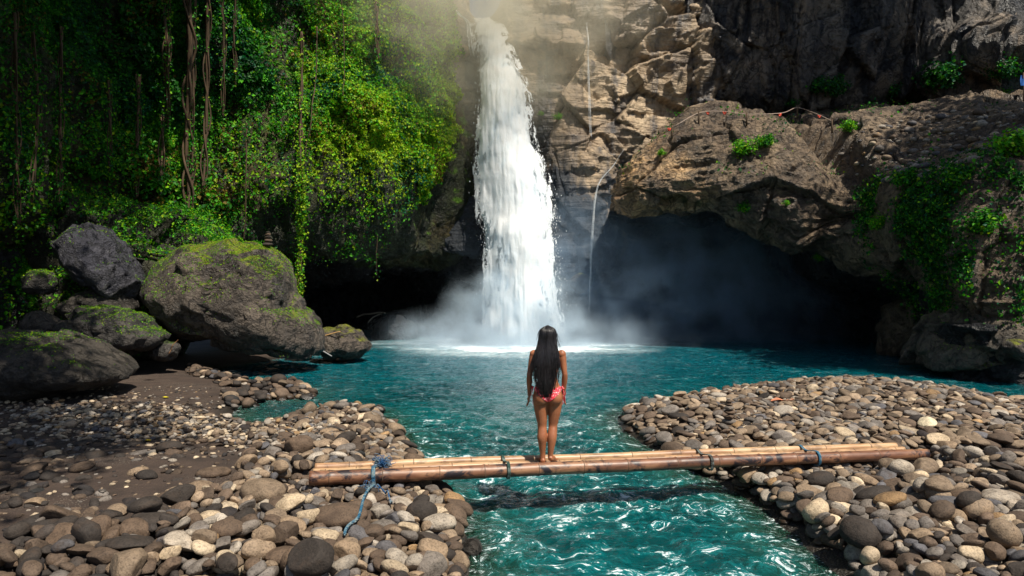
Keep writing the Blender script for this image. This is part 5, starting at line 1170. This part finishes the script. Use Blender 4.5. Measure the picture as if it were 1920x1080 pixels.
n = Nt('bikini_print'); ob = n.objc(); v = n.voro(ob, 62); BIK = n.fin(n.pr(n.ramp(v, [(.24, (.85, .75, .74)), (.34, (.80, .035, .055))]), .75))
def shell(nm, fn, off, mat):
    ok = fn(BV[:, 0], BV[:, 1], BV[:, 2]); used_ = {}; Fo = []
    for f_ in BF:
        if all(ok[i] for i in f_): Fo.append([used_.setdefault(i, len(used_)) for i in f_])
    ids = np.array(list(used_.keys())); A = BV[ids]+BN[ids]*off; Bv = BV[ids]-BN[ids]*.001; k = len(ids)
    me = bpy.data.meshes.new(nm); me.from_pydata(np.vstack([A]).tolist(), [], Fo); me.update(); me.polygons.foreach_set('use_smooth', np.ones(len(me.polygons), bool))
    o = obj(nm, me, mat, woman); sm = o.modifiers.new('t', 'SOLIDIFY'); sm.thickness = off*.9; sm.offset = -1; return o
def bott(x, y, z):
    hi = .872+.03*np.abs(x)/.15; back = z > .735+np.clip(np.abs(x)-.022, 0, 1)*.92; front = z > .725+np.clip(np.abs(x)-.03, 0, 1)*1.0
    return (z < hi) & np.where(y < 0, back, front) & (np.abs(x) < .18) & (z > .69)
shell('bikini_bottom', bott, .006, BIK)
shell('bikini_top', lambda x, y, z: (np.abs(x) < .15) & (((y > .03) & (z > 1.10) & (z < 1.22)) | ((z > 1.12) & (z < 1.142))), .006, BIK)
for s in (-1, 1):
    mb = MB(); c0 = np.array([s*.166, 0, .885])
    for k in range(4):
        e = np.array([s*(.172+.02*(k % 2)+.006*k), -.01+.012*k, .885-(.15 if k > 1 else .20)+.02*k]); t = np.linspace(0, 1, 9)[:, None]
        q = c0*(1-t)+e*t+np.array([s*.014, 0, 0])*np.sin(t*PI); V = np.vstack([q+[0, -.009, 0], q+[0, .009, 0], q+[s*.004, .009, 0], q+[s*.004, -.009, 0]]); 
        mb.add(V, grid_faces(4, 9, True))
    t = np.linspace(0, 2*PI, 14)
    for k in (-1, 1): mb.tube(np.stack([c0[0]+s*(.012+.010*np.cos(t)), c0[1]+k*.022+.022*np.sin(t), c0[2]+.012*np.sin(t*1+k)], 1), .005, 6)
    mb.build('side_tie', BIK, woman)
# hair: an inner mass with hundreds of strands over it
n = Nt('black_hair'); f = n.noise(n.map(n.objc(), (90, 90, 3)), 1, 4, .6); HAIR = n.fin(n.pr(n.ramp(f, [(.3, (.003, .0026, .003)), (.7, (.016, .012, .013))]), .36, n.bump(f, .6, .01), Specular_IOR_Level=.6))
core = ring_tube([(-.03, -.115, .80, .012, .010), (-.03, -.125, .84, .036, .018), (-.033, -.128, .92, .062, .026), (-.035, -.12, 1.0, .088, .032), (-.035, -.115, 1.1, .112, .040), (-.03, -.108, 1.2, .118, .05), (-.02, -.085, 1.28, .112, .058), (-.012, -.055, 1.34, .102, .07), (-.006, -.02, 1.42, .094, .09), (0, 0, 1.50, .09, .10), (0, .005, 1.56, .076, .09), (0, .005, 1.594, .045, .05), (0, .005, 1.603, .008, .01)], 28)
hm_ = MB(); V, Q, T = core; V = V+np.stack([.006*np.sin(V[:, 0]*160), .006*np.sin(V[:, 0]*210+V[:, 2]*4), 0*V[:, 0]], 1); hm_.add(V, Q); hm_.tri = [T]
r = np.random.default_rng(5)
HR = crom(np.array([(-.03, -.12, .78, .045, .016), (-.032, -.128, .90, .072, .030), (-.035, -.12, 1.02, .104, .036), (-.035, -.115, 1.12, .124, .042), (-.028, -.105, 1.2, .128, .052), (-.018, -.085, 1.28, .122, .060), (-.010, -.05, 1.36, .106, .074), (-.004, -.01, 1.44, .096, .095), (0, 0, 1.52, .09, .100), (0, .005, 1.57, .07, .08), (0, .005, 1.606, .004, .004)], float), 60)
for k in range(620):
    a = PI+r.random()*PI if r.random() < .8 else r.random()*2*PI; low = int(max(0, 22*r.random()**2.2+ (18*abs(math.cos(a))**3)*r.random()))
    if a < PI: low = 38+int(8*r.random())
    seg = HR[low:][::-1]; m = len(seg); t = np.linspace(0, 1, m); w1 = 1+.03*r.normal()+.10*r.random()*t**2; ph = r.random()*6; spread = r.normal()*.035*t**2
    q = np.stack([seg[:, 0]+seg[:, 3]*np.cos(a)*w1+.004*np.sin(t*9+ph)+spread, seg[:, 1]+seg[:, 4]*np.sin(a)*w1-.003, seg[:, 2]+.004*np.sin(a*7)], 1)[::2]
    hm_.tube(q, np.linspace(.0035, .0016, len(q)), 4)
hm_.build('hair', HAIR, woman)
for s in (-1, 1):
    V, Fc = ICO[3]; e = obj('eye', mesh_np('eye', V*.011+[s*.03, .098, 1.487], Fc), flatmat('eye_white', (.6, .58, .55), .2), woman)
